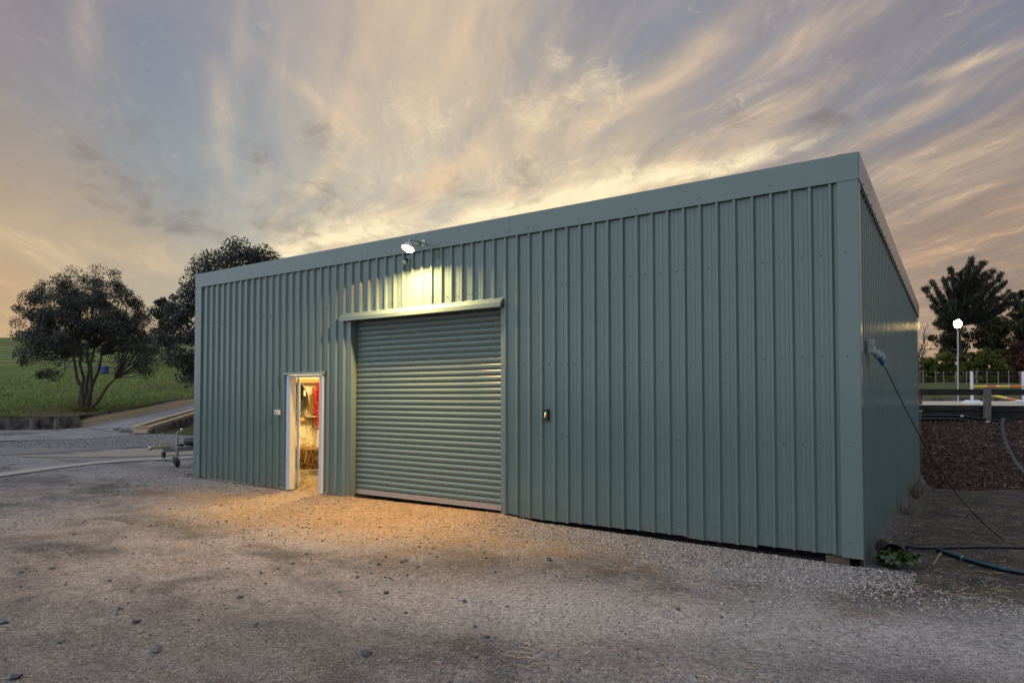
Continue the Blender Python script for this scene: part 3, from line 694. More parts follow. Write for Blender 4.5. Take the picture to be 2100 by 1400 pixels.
# jamb flashings
mb = MB().box((RX0-.085, -.012, -.012), (RX0+.0, -.0085, 2.95)); mb.box((RX0-.003, -.0083, -.012), (RX0, .16, 2.95)); mb.box((RX0-.085, -.0083, -.012), (RX0-.082, 0, 2.95)); mb.build('door_jamb', MAT['teal_flash'], shed)
mb = MB().box((RX1, -.012, -.012), (RX1+.085, -.0085, 2.95)); mb.box((RX1, -.0083, -.012), (RX1+.003, .16, 2.95)); mb.box((RX1+.082, -.0083, -.012), (RX1+.085, 0, 2.95)); mb.build('door_jamb', MAT['teal_flash'], shed)
# head flashing
prof = [(-.008, 3.075), (-.035, 3.06), (-.118, 2.985), (-.121, 2.925), (-.110, 2.925), (-.107, 2.978), (-.030, 3.045), (.16, 3.035), (.16, 3.05), (-.008, 3.065)]
hx0, hx1 = -7.82, -4.465
mb = MB(); k = len(prof)
mb.add([(x, y, z) for x in (hx0, hx1) for y, z in prof], [(i, (i+1) % k, k+(i+1) % k, k+i) for i in range(k)])
mb.add([(hx, y, z) for hx in (hx0, hx1) for y, z in ((-.035, 3.06), (-.118, 2.985), (-.121, 2.925), (-.03, 2.99))], [(0,1,2,3), (7,6,5,4)])
mb.build('head_flashing', MAT['teal_flash'], shed)
# personnel door
mb = MB().box((DX0, -.038, -.03), (-9.195, .09, 2.035)); o = mb.build('door_frame', MAT['jamb_cream'], shed, bevel=.004)
mb = MB().box((DX0-.004, -.042, -.035), (-9.205, -.0385, 2.04)); mb.build('door_frame', MAT['jamb'], shed)
mb = MB().box((-8.408, -.038, -.03), (-8.345, .09, 2.035)); mb.build('door_frame', MAT['jamb'], shed, bevel=.004)
mb = MB().box((-8.344, -.044, -.035), (-8.302, .02, 2.045)); mb.build('door_frame', MAT['white_plastic'], shed, bevel=.004)
mb = MB().box((-9.194, -.036, 2.0), (-8.409, .09, 2.034)); mb.build('door_frame', MAT['jamb'], shed)
mb = MB(); mb.add([(x, y, z) for x in (-9.37, -8.255) for y, z in ((-.008, 2.10), (-.06, 2.085), (-.075, 2.048), (-.01, 2.046))], [(0,1,5,4),(1,2,6,5),(2,3,7,6),(3,0,4,7),(0,3,2,1),(4,5,6,7)]); mb.build('head_flashing', MAT['teal_flash'], shed)
ang = R(141); Ml = Matrix.Translation((-9.19, .105, 0)) @ Matrix.Rotation(ang, 4, 'Z')
leaf = MB().box((.0, -.04, .01), (.78, .0, 2.0), Ml).build('door_leaf', MAT['jamb'], shed, bevel=.003)
MB().box((.77, -.036, .98), (.783, -.008, 1.10), Ml).build('latch_plate', simple('brass', (.32, .2, .09), .4, .7), leaf)
MB().box((.70, .002, 1.02), (.72, .05, 1.04), Ml).box((.60, .045, 1.02), (.72, .06, 1.045), Ml).build('handle', MAT['alu'], leaf)
# inner lining of the bay seen through the door, girts, partition, slab
def lining(name, a, b, z0, z1):
    a = np.array(a, float); b = np.array(b, float); t = (b-a); Ln = np.linalg.norm(t); t /= Ln; n = np.array([-t[1], t[0]])
    vs = []; pr = []; s = 0
    while s < Ln:
        for q, o in ((0, 0), (.02, .018), (.07, .018), (.09, 0)): pr.append((min(s+q, Ln), o))
        s += .2
    for q, o in pr: p = a+t*q+n*o; vs += [(p[0], p[1], z0), (p[0], p[1], z1)]
    return MB().add(vs, [(2*i, 2*i+2, 2*i+3, 2*i+1) for i in range(len(pr)-1)]).build(name, MAT['lining'], shed)
lining('inner_lining', (-12.26, 5.2), (-12.26, .03), -.2, 3.85)
lining('inner_lining', (-7.75, .16), (-7.75, 5.2), -.2, 3.85)
lining('inner_lining', (-7.75, 5.2), (-12.26, 5.2), -.3, 3.85)
lining('inner_lining', (-12.26, .046), (-9.32, .046), -.2, 3.85); lining('inner_lining', (-8.29, .046), (-7.75, .046), -.2, 3.85); lining('inner_lining', (-9.31, .046), (-8.30, .046), 2.08, 3.85)
for zc in (2.02, 1.11, 3.1): MB().box((-12.235, .05, zc-.045), (-12.14, 5.15, zc+.045)).build('girt', MAT['girt'], shed)
MB().box((-12.2, .08, 3.86), (-7.75, 5.2, 3.9)).build('ceiling', MAT['lining'], shed)
# concrete/timber piles under the near wall
for (x0, x1, y0) in ((-.33, -.10, .01),):
    MB().box((x0, y0, -.3), (x1, y0+.16, -.012)).build('pile', MAT['pile'], shed, bevel=.01)
MB().box((-4.4, .35, -.3), (-.05, .37, .05)).build('gap_shade_board', MAT['black_timber'], shed)  # black board added to stand in for shade in the gap under the wall

# --- fittings on the shed
fl = empty('floodlight', (-6.11, -.10, 4.02), 'lit white floodlight on a bracket high above the roller door', 'floodlight')
Lc = np.array([-5.975, -.39, 3.888])
a = R(26); nrm = np.array([0, -math.sin(a), -math.cos(a)]); side = np.array([1., 0, 0]); up = np.cross(nrm, side)
def lamp_box(w, h, d0, d1): 
    vs = [Lc + side*i*w/2 + up*j*h/2 + nrm*q for q in (d0, d1) for i, j in ((-1,-1),(1,-1),(1,1),(-1,1))]
    return vs, [(0,3,2,1),(4,5,6,7),(0,1,5,4),(1,2,6,5),(2,3,7,6),(3,0,4,7)]
def lathe_on(c, ax, prof, n=28):
    u = np.cross(ax, (.3, .9, .2)); u /= np.linalg.norm(u); v = np.cross(ax, u); mb = MB()
    return mb.add([c+ax*z+(u*math.cos(2*math.pi*j/n)+v*math.sin(2*math.pi*j/n))*r_ for r_, z in prof for j in range(n)], [(i*n+j, i*n+(j+1) % n, (i+1)*n+(j+1) % n, (i+1)*n+j) for i in range(len(prof)-1) for j in range(n)])
lathe_on(Lc, nrm, [(0, -.085), (.05, -.085), (.055, -.06), (.088, -.045), (.098, -.02), (.098, .010), (.090, .010), (.090, -.008), (0, -.008)]).build('housing', MAT['galv'], fl, True)
lathe_on(Lc, nrm, [(.0895, -.004), (.045, -.003), (0, -.003)]).build('lens', emis('lamp_lens', (1., .60, .24), 4700), fl)
mb = MB().bar((-5.975, -.046, 4.03), (-5.975, -.36, 4.02), .035, .02); mb.bar((-5.975, -.36, 4.02), Lc-nrm*.085, .03, .02, (1, 0, 0)); mb.box((-6.01, -.056, 3.98), (-5.94, -.0455, 4.08)); mb.build('bracket', MAT['galv'], fl)
mb = MB().box((-6.10, -.10, 4.01), (-6.03, -.0465, 4.07)); mb.build('junction_box', MAT['grey_plastic'], fl, bevel=.006)
ps = empty('motion_sensor', (-6.33, -.05, 3.8), 'small hanging motion sensor just under the lit floodlight', 'sensor')
MB().lathe([(0, -.03), (.026, -.03), (.034, -.01), (.034, .02), (.02, .035), (0, .035)], (-6.33, -.09, 3.76), 14).build('sensor_head', MAT['galv'], ps, True)
MB().box((-6.345, -.088, 3.79), (-6.315, -.031, 3.83)).build('mount', MAT['black_plastic'], ps)
MB().tube([(-6.33, -.05, 3.80), (-6.31, -.04, 3.74), (-6.28, -.034, 3.66), (-6.25, -.033, 3.63)], .005, 6).build('lead', MAT['black_plastic'], ps)
sw = empty('light_switch', (-9.56, -.03, 1.36), 'small white weatherproof light switch beside the open door', 'switch')
MB().box((-9.635, -.062, 1.312), (-9.50, -.003, 1.405)).build('switch_box', MAT['white_plastic'], sw, bevel=.008)
MB().box((-9.60, -.072, 1.335), (-9.555, -.0625, 1.385)).build('rocker', MAT['grey_plastic'], sw, bevel=.003)
kp = empty('status_panel', (-3.75, -.02, 1.41), 'black wall box with glowing green and red bar right of roller door', 'control panel')
MB().box((-3.800, -.046, 1.332), (-3.728, -.001, 1.492)).build('panel_case', MAT['black_plastic'], kp, bevel=.005)
bx = -3.768
MB().box((bx-.009, -.0495, 1.424), (bx+.009, -.0465, 1.444)).build('green_light', emis('led_green', (.25, 1, .35), 2.0), kp)
MB().box((bx-.009, -.0495, 1.410), (bx+.009, -.0465, 1.4235)).build('amber_light', emis('led_amber', (1, .45, .02), 2.0), kp)
MB().box((bx-.009, -.0495, 1.397), (bx+.009, -.0465, 1.4095)).build('red_light', emis('led_red', (1, .08, .04), 2.0), kp)
MB().box((bx-.018, -.0495, 1.384), (bx-.008, -.0465, 1.394)).build('blue_light', emis('led_blue', (.45, .5, 1), 2.5), kp)
MB().box((bx-.006, -.0495, 1.369), (bx+.004, -.0465, 1.381)).build('green_light', emis('led_dim', (.12, .45, .05), .8), kp)
# outlet on the side wall
ox = .034
so = empty('power_outlet', (.03, .62, 2.2), 'grey weatherproof power outlet high on the side wall', 'outlet')
MB().box((ox, .575, 2.222), (ox+.058, .69, 2.292)).build('top_box', MAT['grey_plastic'], so, bevel=.010)
mb = MB(); mb.add([(x, y, z) for x in (ox, ox+.066) for y, z in ((.567,2.219),(.71,2.219),(.73,2.18),(.69,2.135),(.567,2.135))], [(0,4,3,2,1),(5,6,7,8,9),(0,1,6,5),(1,2,7,6),(2,3,8,7),(3,4,9,8),(4,0,5,9)]); mb.build('socket_box', MAT['grey_plastic'], so, bevel=.007)
MB().cyl((ox+.062, .69, 2.162), (ox+.088, .732, 2.112), .037, 18).build('socket_collar', MAT['grey_plastic'], so)
MB().cyl((ox+.095, .78, 2.155), (ox+.125, .83, 2.085), .033, 16).build('lid', MAT['grey_plastic'], so)
pl = empty('plug_lead', (ox+.1, .75, 2.08), 'blue plug with a black lead running from the side wall to the ground', 'power lead')
p0 = np.array([ox+.088, .732, 2.112]); p1 = np.array([ox+.125, .82, 2.03])
MB().cyl(p0, p1, .026, 16).build('plug', MAT['blue_plastic'], pl)
MB().cyl(p1, p1+(p1-p0)*.28, .029, 14, .02).build('plug_end', MAT['grey_plastic'], pl)
ce = gp(2062, 1111, -.13); cs = p1+(p1-p0)*.2
pts = []
for k in np.linspace(0, 1, 22):
    q = cs+(ce-cs)*k; q[2] -= .30*math.sin(math.pi*k)*(1-.1*k) ; pts.append(q)
for k in range(1, 7): q = ce + np.array([.13*k, .05*k, .0]); q[2] = float(gh(q[0], q[1]))+.012; pts.append(q)
MB().tube(pts, .0065, 7).build('lead', MAT['black_plastic'], pl, True)

# --- inside the bay
bl = empty('bay_light', (-9.6, 2.4, 3.8), 'lit ceiling light inside the shed beyond the open door', 'ceiling light')
MB().box((-9.9, 2.3, 3.80), (-9.1, 2.5, 3.858)).build('fitting', MAT['white_plastic'], bl)
MB().box((-9.88, 2.32, 3.785), (-9.12, 2.48, 3.7995)).build('diffuser', emis('bay_lamp', (1., .70, .30), 900), bl)
def strands(n, fn, length, width, seed=1, droop=0.):
    """thin flat strands; fn -> (pos, dir)"""
    r = np.random.default_rng(seed); V = []; Fc = []
    for i in range(n):
        p, dvec = fn(r); dvec = dvec/np.linalg.norm(dvec); l = length*r.uniform(.4, 1.2)
        s = np.cross(dvec, r.normal(size=3)); s /= np.linalg.norm(s)+1e-9; s *= width*r.uniform(.6, 1.4)
        m = p+dvec*l*.5+r.normal(size=3)*l*.06; e = p+dvec*l+np.array([0, 0, -droop*l]); b = len(V)
        V += [p-s, p+s, m+s, m-s, e+s*.5, e-s*.5]; Fc += [(b, b+1, b+2, b+3), (b+3, b+2, b+4, b+5)]
    return np.array(V), np.array(Fc)
HB = empty('hay_bale', (-11.0, 1.95, .1), 'shaggy golden hay bale lying inside the open door', 'hay bale')
Mb = Matrix.Translation((-10.93, 1.90, .105)) @ Matrix.Rotation(R(34), 4, 'Z')
bal = MB(); N = 14
def bale_pt(u, v, w): 
    p = Vector(((u-.5)*1.1, (v-.5)*.5, w*.40)); n = .018*math.sin(u*31+w*17)+.014*math.sin(v*27+u*9+w*40); return Mb @ (p+Vector((n, n, n*.8*(w > .5))))
for face in range(5):
    G = []
    for i in range(N+1):
        for j in range(N+1):
            u, v = i/N, j/N
            G.append({0: bale_pt(u, 0, v), 1: bale_pt(u, 1, v), 2: bale_pt(0, u, v), 3: bale_pt(1, u, v), 4: bale_pt(u, v, 1)}[face])
    bal.add(G, [(i*(N+1)+j, (i+1)*(N+1)+j, (i+1)*(N+1)+j+1, i*(N+1)+j+1) for i in range(N) for j in range(N)])
m_, t_ = newmat('bale_core'); p_ = pos(t_); n_ = t_.noise(t_.mapping(p_, (3, 3, .6)), 12, 7, .7)
finish(t_, t_.mix(t_.ramp(n_, .35, .65), (.035, .020, .008), (.30, .19, .07)), .9, t_.bump(n_, .9, .03), .2); MAT['bale'] = m_
bal.build('bale_core', MAT['bale'], HB)
def fb(r):
    f = r.integers(0, 3)
    if f == 0: p = Mb @ Vector((r.uniform(-.56, .56), -.26, r.uniform(0, .42))); dv = np.array([r.normal()*.3, -.25+r.normal()*.2, -1.])
    elif f == 1: p = Mb @ Vector((r.uniform(-.56, .56), r.uniform(-.27, .27), .41)); dv = r.normal(size=3)*[1, 1, .25]
    else: p = Mb @ Vector((.56, r.uniform(-.27, .27), r.uniform(0, .42))); dv = np.array([.3, r.normal()*.3, -1.])
    return np.array(p), dv
V_, F_ = strands(2600, fb, .16, .0028, 3, .15); tag(link_mesh('loose_hay', np_mesh('loose_hay', V_, F_), MAT['hay'], HB), kind='stuff')
tw = simple('pink_twine', (.55, .20, .14), .7)
for u in (-.22, .02, .3): MB().tube([Mb @ Vector((u, .26, .42)), Mb @ Vector((u, -.262, .43)), Mb @ Vector((u+.04, -.285, .2)), Mb @ Vector((u+.06, -.27, 0))], .004, 5).build('twine', tw, HB)
# low lettered board the bale rests on
bd = empty('lettered_board', (-10.55, 1.55, .03), 'low wooden box stencilled FIBS under the hay bale', 'box')
Md = Matrix.Translation((-10.86, 1.80, -.025)) @ Matrix.Rotation(R(34), 4, 'Z')
MB().box((-.62, -.285, .0), (.62, -.262, .118), Md).build('board', wood('board_wood', (.58, .52, .42), (.68, .62, .52), (1, 1, 6)), bd)
MB().box((-.62, -.26, .0), (-.60, .29, .112), Md).box((.60, -.26, .0), (.62, .29, .112), Md).box((-.60, .27, 0), (.60, .29, .112), Md).build('box_side', MAT['girt'], bd)
cu = bpy.data.curves.new('lettering', 'FONT'); cu.body = 'FIBS'; cu.size = .105; cu.extrude = .001; cu.align_x = 'LEFT'
co = bpy.data.objects.new('lettering', cu); COL.objects.link(co)
dg = bpy.context.evaluated_depsgraph_get(); me = bpy.data.meshes.new_from_object(co.evaluated_get(dg)); bpy.data.objects.remove(co)
Mt = Md @ Matrix.Translation((.02, -.2875, .022)) @ Matrix.Rotation(R(90), 4, 'X')
for v in me.vertices: v.co = Mt @ v.co
me.materials.clear(); link_mesh('lettering', me, simple('stencil_ink', (.03, .04, .03), .8), bd)
# loose hay heap left of the bale, straw on the threshold
def heap(name, label, c, r_, h, n, seed, cat='hay'):
    def fn(r):
        a = r.uniform(0, 6.28); q = math.sqrt(r.uniform()); return np.array(c)+np.array([r_*q*math.cos(a), r_*q*math.sin(a), h*(1-q*q)*r.uniform(.3, 1)]), r.normal(size=3)*[1, 1, .45]
    V, Fq = strands(n, fn, .2, .003, seed, .2); return tag(link_mesh(name, np_mesh(name, V, Fq), MAT['hay']), label, cat)
heap('hay_heap', 'loose heap of golden hay behind the left end of bale', (-11.75, 2.25, 0), .42, .75, 900, 5)
# nets and rope hanging on the wall
def hank(name, label, mat, c, w, ztop, zbot, n, seed, rad=.006, cat='hay net', spread=.0):
    r = np.random.default_rng(seed); mb = MB()
    for i in range(n):
        x, y = c[0]+abs(r.normal())*.05, c[1]+r.normal()*w; z = ztop-r.uniform(0, .08); e = zbot+r.uniform(0, .35)*(ztop-zbot)
        pts = []
        while z > e:
            pts.append((max(x, -12.235), y, z)); z -= r.uniform(.04, .09); x += r.normal()*.018; y += r.normal()*.022 - (y-c[1])*.12
        if len(pts) > 2: mb.tube(pts, rad, 5, False)
    return tag(mb.build(name, mat), label, cat)
hank('rope_hank', 'tangled bright red rope hank hanging inside the doorway', simple('red_rope', (.55, .035, .012), .7), (-12.10, 2.93), .026, 2.0, .80, 34, 11, .009, 'rope')
hank('rope_tail', 'thin knotted red cord dangling below the rope hank', simple('faded_cord', (.42, .12, .07), .7), (-12.10, 2.93), .035, .95, .20, 2, 12, .005, 'rope')
hank('twine_net', 'dark twine net hanging left of the red rope', simple('dark_twine', (.07, .05, .035), .8), (-12.14, 2.70), .045, 1.72, .55, 4, 13, .004, 'hay net')
V_, F_ = strands(130, lambda r: (np.array([-12.10+r.normal()*.03, 2.74+r.normal()*.04, r.uniform(1.38, 1.72)]), np.array([r.normal()*.2, r.normal()*.25, -1.])), .12, .002, 14); tag(link_mesh('hay_tuft', np_mesh('hay_tuft', V_, F_), MAT['hay']), 'tuft of straw caught in the dark twine net', 'hay')
hank('black_net', 'black net hanging at the right edge of the doorway', simple('black_twine', (.02, .018, .016), .8), (-12.10, 3.14), .06, 1.75, 1.15, 16, 16, .006)
tub = empty('rubber_tub', (-12.1, 2.2, 1.5), 'round black rubber tub hung on the inside wall', 'tub')
MB().lathe([(0, .02), (.30, .03), (.40, .12), (.425, .19), (.41, .195), (.38, .12), (.28, .05)], (-12.22, 2.20, 1.56), 32, 'x').build('tub_shell', MAT['rubber'], tub, True)
MB().box((-12.01, 2.46, 1.66), (-12.0, 2.52, 1.80)).build('tub_label', MAT['white_plastic'], tub)
V_, F_ = strands(170, lambda r: (np.array([-11.98+r.normal()*.03, 2.60+r.normal()*.03, r.uniform(1.32, 1.60)]), np.array([r.normal()*.2, .2+r.normal()*.2, -1.])), .16, .0025, 15); tag(link_mesh('hay_tuft', np_mesh('hay_tuft', V_, F_), MAT['hay']), 'tuft of straw spilling off the black rubber tub', 'hay')
bag = MB(); bag.lathe([(0, 0), (.24, 0), (.27, .15), (.25, .36), (.17, .48), (.06, .55), (0, .55)], (-11.72, 3.12, .0), 18); tag(bag.build('feed_bag', simple('green_sack', (.16, .22, .06), .7, var=.3, scale=9, bump=.6), None, True), 'slumped green feed sack behind the hay bale', 'sack')
shp = MB(); shp.box((-12.138, 2.60, 1.156), (-12.05, 2.90, 1.172)); tag(shp.build('paper_pad', MAT['white_plastic']), 'white papers lying on the lower wall rail', 'paper')

# ---------------------------------------------------------------- loose stones, gravel, straw
ICO_V = []; ph = (1+5**.5)/2
for a, b in ((-1, ph), (1, ph), (-1, -ph), (1, -ph)): ICO_V += [(a, b, 0)]
for a, b in ((-1, ph), (1, ph), (-1, -ph), (1, -ph)): ICO_V += [(0, a, b)]
for a, b in ((ph, -1), (ph, 1), (-ph, -1), (-ph, 1)): ICO_V += [(a, 0, b)]
ICO_V = np.array(ICO_V)/math.hypot(1, ph)
ICO_F = np.array([(0,11,5),(0,5,1),(0,1,7),(0,7,10),(0,10,11),(1,5,9),(5,11,4),(11,10,2),(10,7,6),(7,1,8),(3,9,4),(3,4,2),(3,2,6),(3,6,8),(3,8,9),(4,9,5),(2,4,11),(6,2,10),(8,6,7),(9,8,1)])
def stones(name, P, size, m, flat=.6, kind='stuff', seed=0):
    r = np.random.default_rng(seed); n = len(P)
    sc_ = size[:, None]*np.stack([r.uniform(.6, 1.3, n), r.uniform(.6, 1.3, n), r.uniform(.4, .9, n)*flat/.6], 1)
    jit = 1+r.normal(size=(n, 12))*.16
    v = ICO_V[None]*jit[..., None]*sc_[:, None]
    a = r.uniform(0, 6.283, n); c, s = np.cos(a), np.sin(a)
    x = v[..., 0]*c[:, None]-v[..., 1]*s[:, None]; y = v[..., 0]*s[:, None]+v[..., 1]*c[:, None]
    tl = r.normal(size=n)*.3; z = v[..., 2] + x*tl[:, None]*.5
    v = np.stack([x, y, z], -1)+P[:, None]
    f = ICO_F[None]+(np.arange(n)*12)[:, None, None]
    o = link_mesh(name, np_mesh(name, v.reshape(-1, 3), f.reshape(-1, 3)), m)
    if kind: tag(o, kind=kind)
    return o
def scatter(n, xr, yr, keep=None, seed=0):
    r = np.random.default_rng(seed); x = r.uniform(*xr, n); y = r.uniform(*yr, n)
    if keep is not None: k = keep(x, y, r); x, y = x[k], y[k]
    return x, y
clump = lambda x, y: np.sin(1.3*x+.8*y)+np.sin(.7*x-1.9*y+1)+.8*np.sin(2.9*x+2.1*y)+.5*np.sin(5*x-4*y)
outside = lambda x, y: ~((x > -12.36) & (x < .06) & (y > -.03))
# camera-biased scatter
r = np.random.default_rng(21); n = 34000
dd = 2.2+13*r.uniform(size=n)**1.5; ss = (r.uniform(-150, 2250, n)-PX0)/F*dd
hw = np.array([W_[0], W_[1]])/np.hypot(W_[0], W_[1])
x = CAM[0]+R_[0]*ss+hw[0]*dd; y = CAM[1]+R_[1]*ss+hw[1]*dd
k = outside(x, y) & (clump(x, y)+r.normal(size=n)*1.2 > -.1) & ~((x > .4) & (y > .5)); x, y, dd = x[k], y[k], dd[k]
sz = (.003+.0075*r.uniform(size=len(x))**5)*np.clip(dd/4, .75, 2.4)
stones('gravel', np.stack([x, y, gh(x, y)+sz*.1], 1), sz, MAT['gravel_grey'], seed=22)
def keep_pale(x, y, r):
    lim = -.45-.75*np.clip((x+4.2)/3.2, 0, 1)+.3*np.sin(2*x)+r.normal(size=len(x))*.35
    return outside(x, y) & (y > lim) & ((x > -4.7) | (x < -8.9)) & (r.uniform(size=len(x)) < np.where(x > -4.7, np.clip((x+5.2)/1.5, .2, 1), .85)) & ~((x > .5) & (y > -.8+r.normal(size=len(x))*.2))
x, y = scatter(30000, (-4.7, 1.3), (-2.2, .02), keep_pale, 23); x2, y2 = scatter(7000, (-13.6, -8.9), (-1.2, .02), keep_pale, 24)
x = np.concatenate([x, x2]); y = np.concatenate([y, y2]); sz = .006+.009*np.random.default_rng(25).uniform(size=len(x))**2.2
stones('pale_gravel', np.stack([x, y, gh(x, y)+sz*.15], 1), sz, MAT['gravel_pale'], seed=26)
# back-left loose gravel
r = np.random.default_rng(28); px = r.uniform(-40, 420, 5000); py = 888+30*r.uniform(size=5000)
P_ = np.array([gp(a, b, -.042) for a, b in zip(px, py)]); sz = r.uniform(.012, .035, 5000); stones('back_gravel', P_, sz, MAT['gravel_grey'], seed=29)
# individual rocks
def rock(px, py, size, label, m='rock', seed=0, grp=None, z=None, flat=.75):
    q = gp(px, py, -.045); r = np.random.default_rng(seed)
    me = bpy.data.meshes.new('rock'); 
    import bmesh
    bm = bmesh.new(); bmesh.ops.create_icosphere(bm, subdivisions=3, radius=1)
    ax = r.normal(size=(13, 3)); ax /= np.linalg.norm(ax, axis=1)[:, None]; cut = r.uniform(.50, .80, 13)
    for v in bm.verts:
        c = np.array(v.co)
        for a_, k_ in zip(ax, cut):
            dd_ = c@a_
            if dd_ > k_: c = c-a_*(dd_-k_)
        v.co = Vector(c*[1.1, .85, flat])*size
    bm.to_mesh(me); bm.free()
    o = link_mesh('rock', me, MAT[m]); o.location = (q[0], q[1], float(gh(q[0], q[1]))+size*flat*.45); o.rotation_euler.z = r.uniform(0, 6)
    return tag(o, label, 'rock', grp)
RK = [(281,1283,.040,'rounded blue-grey rock, larger of the rocks on the left foreground yard'),(322,1339,.042,'pale-topped angular rock alone near the lower left of the yard'),
 (752,1342,.045,'angular grey rock nearest the camera in the middle foreground'),(494,1224,.030,'dark wedge-shaped stone beside a tan straw curl'),
 (526,1281,.026,'grey stone with a smaller black one behind it'),(792,1211,.028,'upright dark stone alone on pale packed dirt'),
 (953,1234,.026,'pointed dark stone on the pale dirt, right of the upright one'),(8,1282,.04,'dark rock cut by the left edge of the photo'),
 (30,1392,.045,'grey rock at the bottom left corner of the yard'),(833,1149,.030,'dark square stone, larger of the close pair before the roller door'),
 (824,1152,.024,'dark stone, smaller of the close pair before the roller door'),(1126,1153,.042,'flat grey stone on straw-strewn ground before the wall box'),
 (247,1251,.026,'small dark stone with a pale stone beside it'),(1390,1245,.03,'reddish brown clod on the right yard beside dry twigs'),
 (856,1161,.03,'dark stone just right of the close pair of stones'),(108,1161,.03,'flat blue-grey stone far left on the yard'),(126,1319,.028,'lone small dark stone low on the left yard'),
 (240,1265,.022,'tiny black stone behind the pale one on left yard')]
for i, (a, b, s, l) in enumerate(RK): rock(a, b, s, l, 'rock' if i not in (1, 13) else 'rock_pale', 40+i)
sm = [(832,1251,.018),(800,1180,.022),(790,1178,.02),(733,1181,.022),(776,1156,.02),(762,1172,.018),(835,1174,.02),(791,1142,.022),(729,1164,.02),(999,1310,.02),(974,1286,.022),(320,1077,.022),(307,1079,.02),(355,1077,.024),(399,1060,.022),(447,1069,.024),(465,1068,.02),(415,1113,.024),(545,1195,.02),(600,1156,.022),(628,1139,.022),(639,1149,.02),(535,1174,.022),(570,1165,.02),(224,1190,.022),(44,1171,.024),(55,1164,.02),(153,1099,.026),(175,1070,.02),(697,1212,.018),(1015,1173,.022),(997,1146,.022),(1042,1161,.02),(1061,1149,.024),(896,1143,.02),(860,1120,.022),(1118,1355,.022),(975,1355,.02),(1480,1262,.02),(1305,1335,.02)]
for i, (a, b, s) in enumerate(sm): rock(a, b, s, 'small dark grey stone lying loose on the packed yard', 'rock', 80+i, 'small stones scattered on the yard')
# straw: thin strands
def straw_field(n, seed, keep, lo, hi, xr, yr, name, w=.0022):
    r = np.random.default_rng(seed); x = r.uniform(*xr, n); y = r.uniform(*yr, n); k = keep(x, y, r) & outside(x, y); x, y = x[k], y[k]; n = len(x)
    a = r.uniform(0, 6.28, n); l = r.uniform(lo, hi, n)*r.uniform(.5, 1, n); ww = w*r.uniform(.7, 1.5, n)
    dx, dy = np.cos(a)*l/2, np.sin(a)*l/2; nx_, ny_ = -np.sin(a)*ww, np.cos(a)*ww
    bend = r.normal(size=n)*.18; mx, my = x-dy*bend, y+dx*bend; zz = gh(x, y)+.006+r.uniform(0, .01, n)
    V = np.stack([np.stack([x-dx-nx_, y-dy-ny_, zz-.004], -1), np.stack([x-dx+nx_, y-dy+ny_, zz-.002], -1), np.stack([mx+nx_, my+ny_, zz+.004], -1), np.stack([mx-nx_, my-ny_, zz+.002], -1), np.stack([x+dx+nx_, y+dy+ny_, zz], -1), np.stack([x+dx-nx_, y+dy-ny_, zz-.002], -1)], 1)
    b = (np.arange(n)*6)[:, None]; f = np.concatenate([b+[0, 3, 2, 1], b+[3, 5, 4, 2]], 0)
    return tag(link_mesh(name, np_mesh(name, V.reshape(-1, 3), f), MAT['straw']), kind='stuff')
dens = lambda x, y: np.exp(-((x+6.6)/3.2)**2-((y+.6)/1.7)**2)
straw_field(42000, 31, lambda x, y, r: r.uniform(size=len(x)) < dens(x, y)*.62+.004, .03, .13, (-13, 1.5), (-6.8, .05), 'straw_litter', .0018)
tw_spots = [gp(1650/2.1-0+270, 1375), gp(1010, 1350), gp(1390, 1360), gp(1400, 1395), gp(980, 1368), gp(1330, 1236), gp(1240, 1185), gp(1300, 1170), gp(1450, 1190), gp(1820, 1255), gp(1900, 1200), gp(1980, 1230), gp(1350, 1225)]
straw_field(26000, 32, lambda x, y, r: r.uniform(size=len(x)) < np.max([np.exp(-((x-q[0])/.35)**2-((y-q[1])/.25)**2) for q in tw_spots], 0)*.42+.004, .04, .16, (-4, 3), (-7, 1), 'dry_twigs', .0015)
straw_field(1800, 33, lambda x, y, r: (x > .1) & (y > -1.2), .05, .2, (.1, 4), (-1.2, 8), 'dead_grass', .0016)
# straw inside the doorway
r = np.random.default_rng(34)
V_, F_ = strands(1500, lambda r: (np.array([r.uniform(-11.2, -8.45), r.uniform(-.1, 2.2), -.02+r.uniform(0, .03)]), r.normal(size=3)*[1, 1, .15]), .13, .0028, 35); tag(link_mesh('doorway_straw', np_mesh('doorway_straw', V_, F_), MAT['hay']), kind='stuff')
# bark chips
r = np.random.default_rng(36); n = 20000
d_ = r.uniform(14.5, 18.9, n); s_ = np.array([s_start(q) for q in d_]) + r.uniform(0, 1, n)**1.3*14
P_ = np.array([sd(a, b, bank_z(b)+.035*float(nz(a*1.3, b*1.9))*(14.5 < b < 18.6)+r.uniform(0, .025)) for a, b in zip(s_, d_)])
l = r.uniform(.03, .10, n)[:, None]; w_ = r.uniform(.008, .028, n)[:, None]; t1 = r.normal(size=(n, 3))*[1, 1, .45]; t1 /= np.linalg.norm(t1, axis=1)[:, None]; t2 = np.cross(t1, r.normal(size=(n, 3))); t2 /= np.linalg.norm(t2, axis=1)[:, None]
V_ = np.stack([P_-t1*l/2-t2*w_/2, P_+t1*l/2-t2*w_/2, P_+t1*l/2+t2*w_/2, P_-t1*l/2+t2*w_/2], 1)
tag(link_mesh('bark_chips', np_mesh('bark_chips', V_.reshape(-1, 3), np.arange(n*4).reshape(-1, 4)), MAT['chips']), kind='stuff')

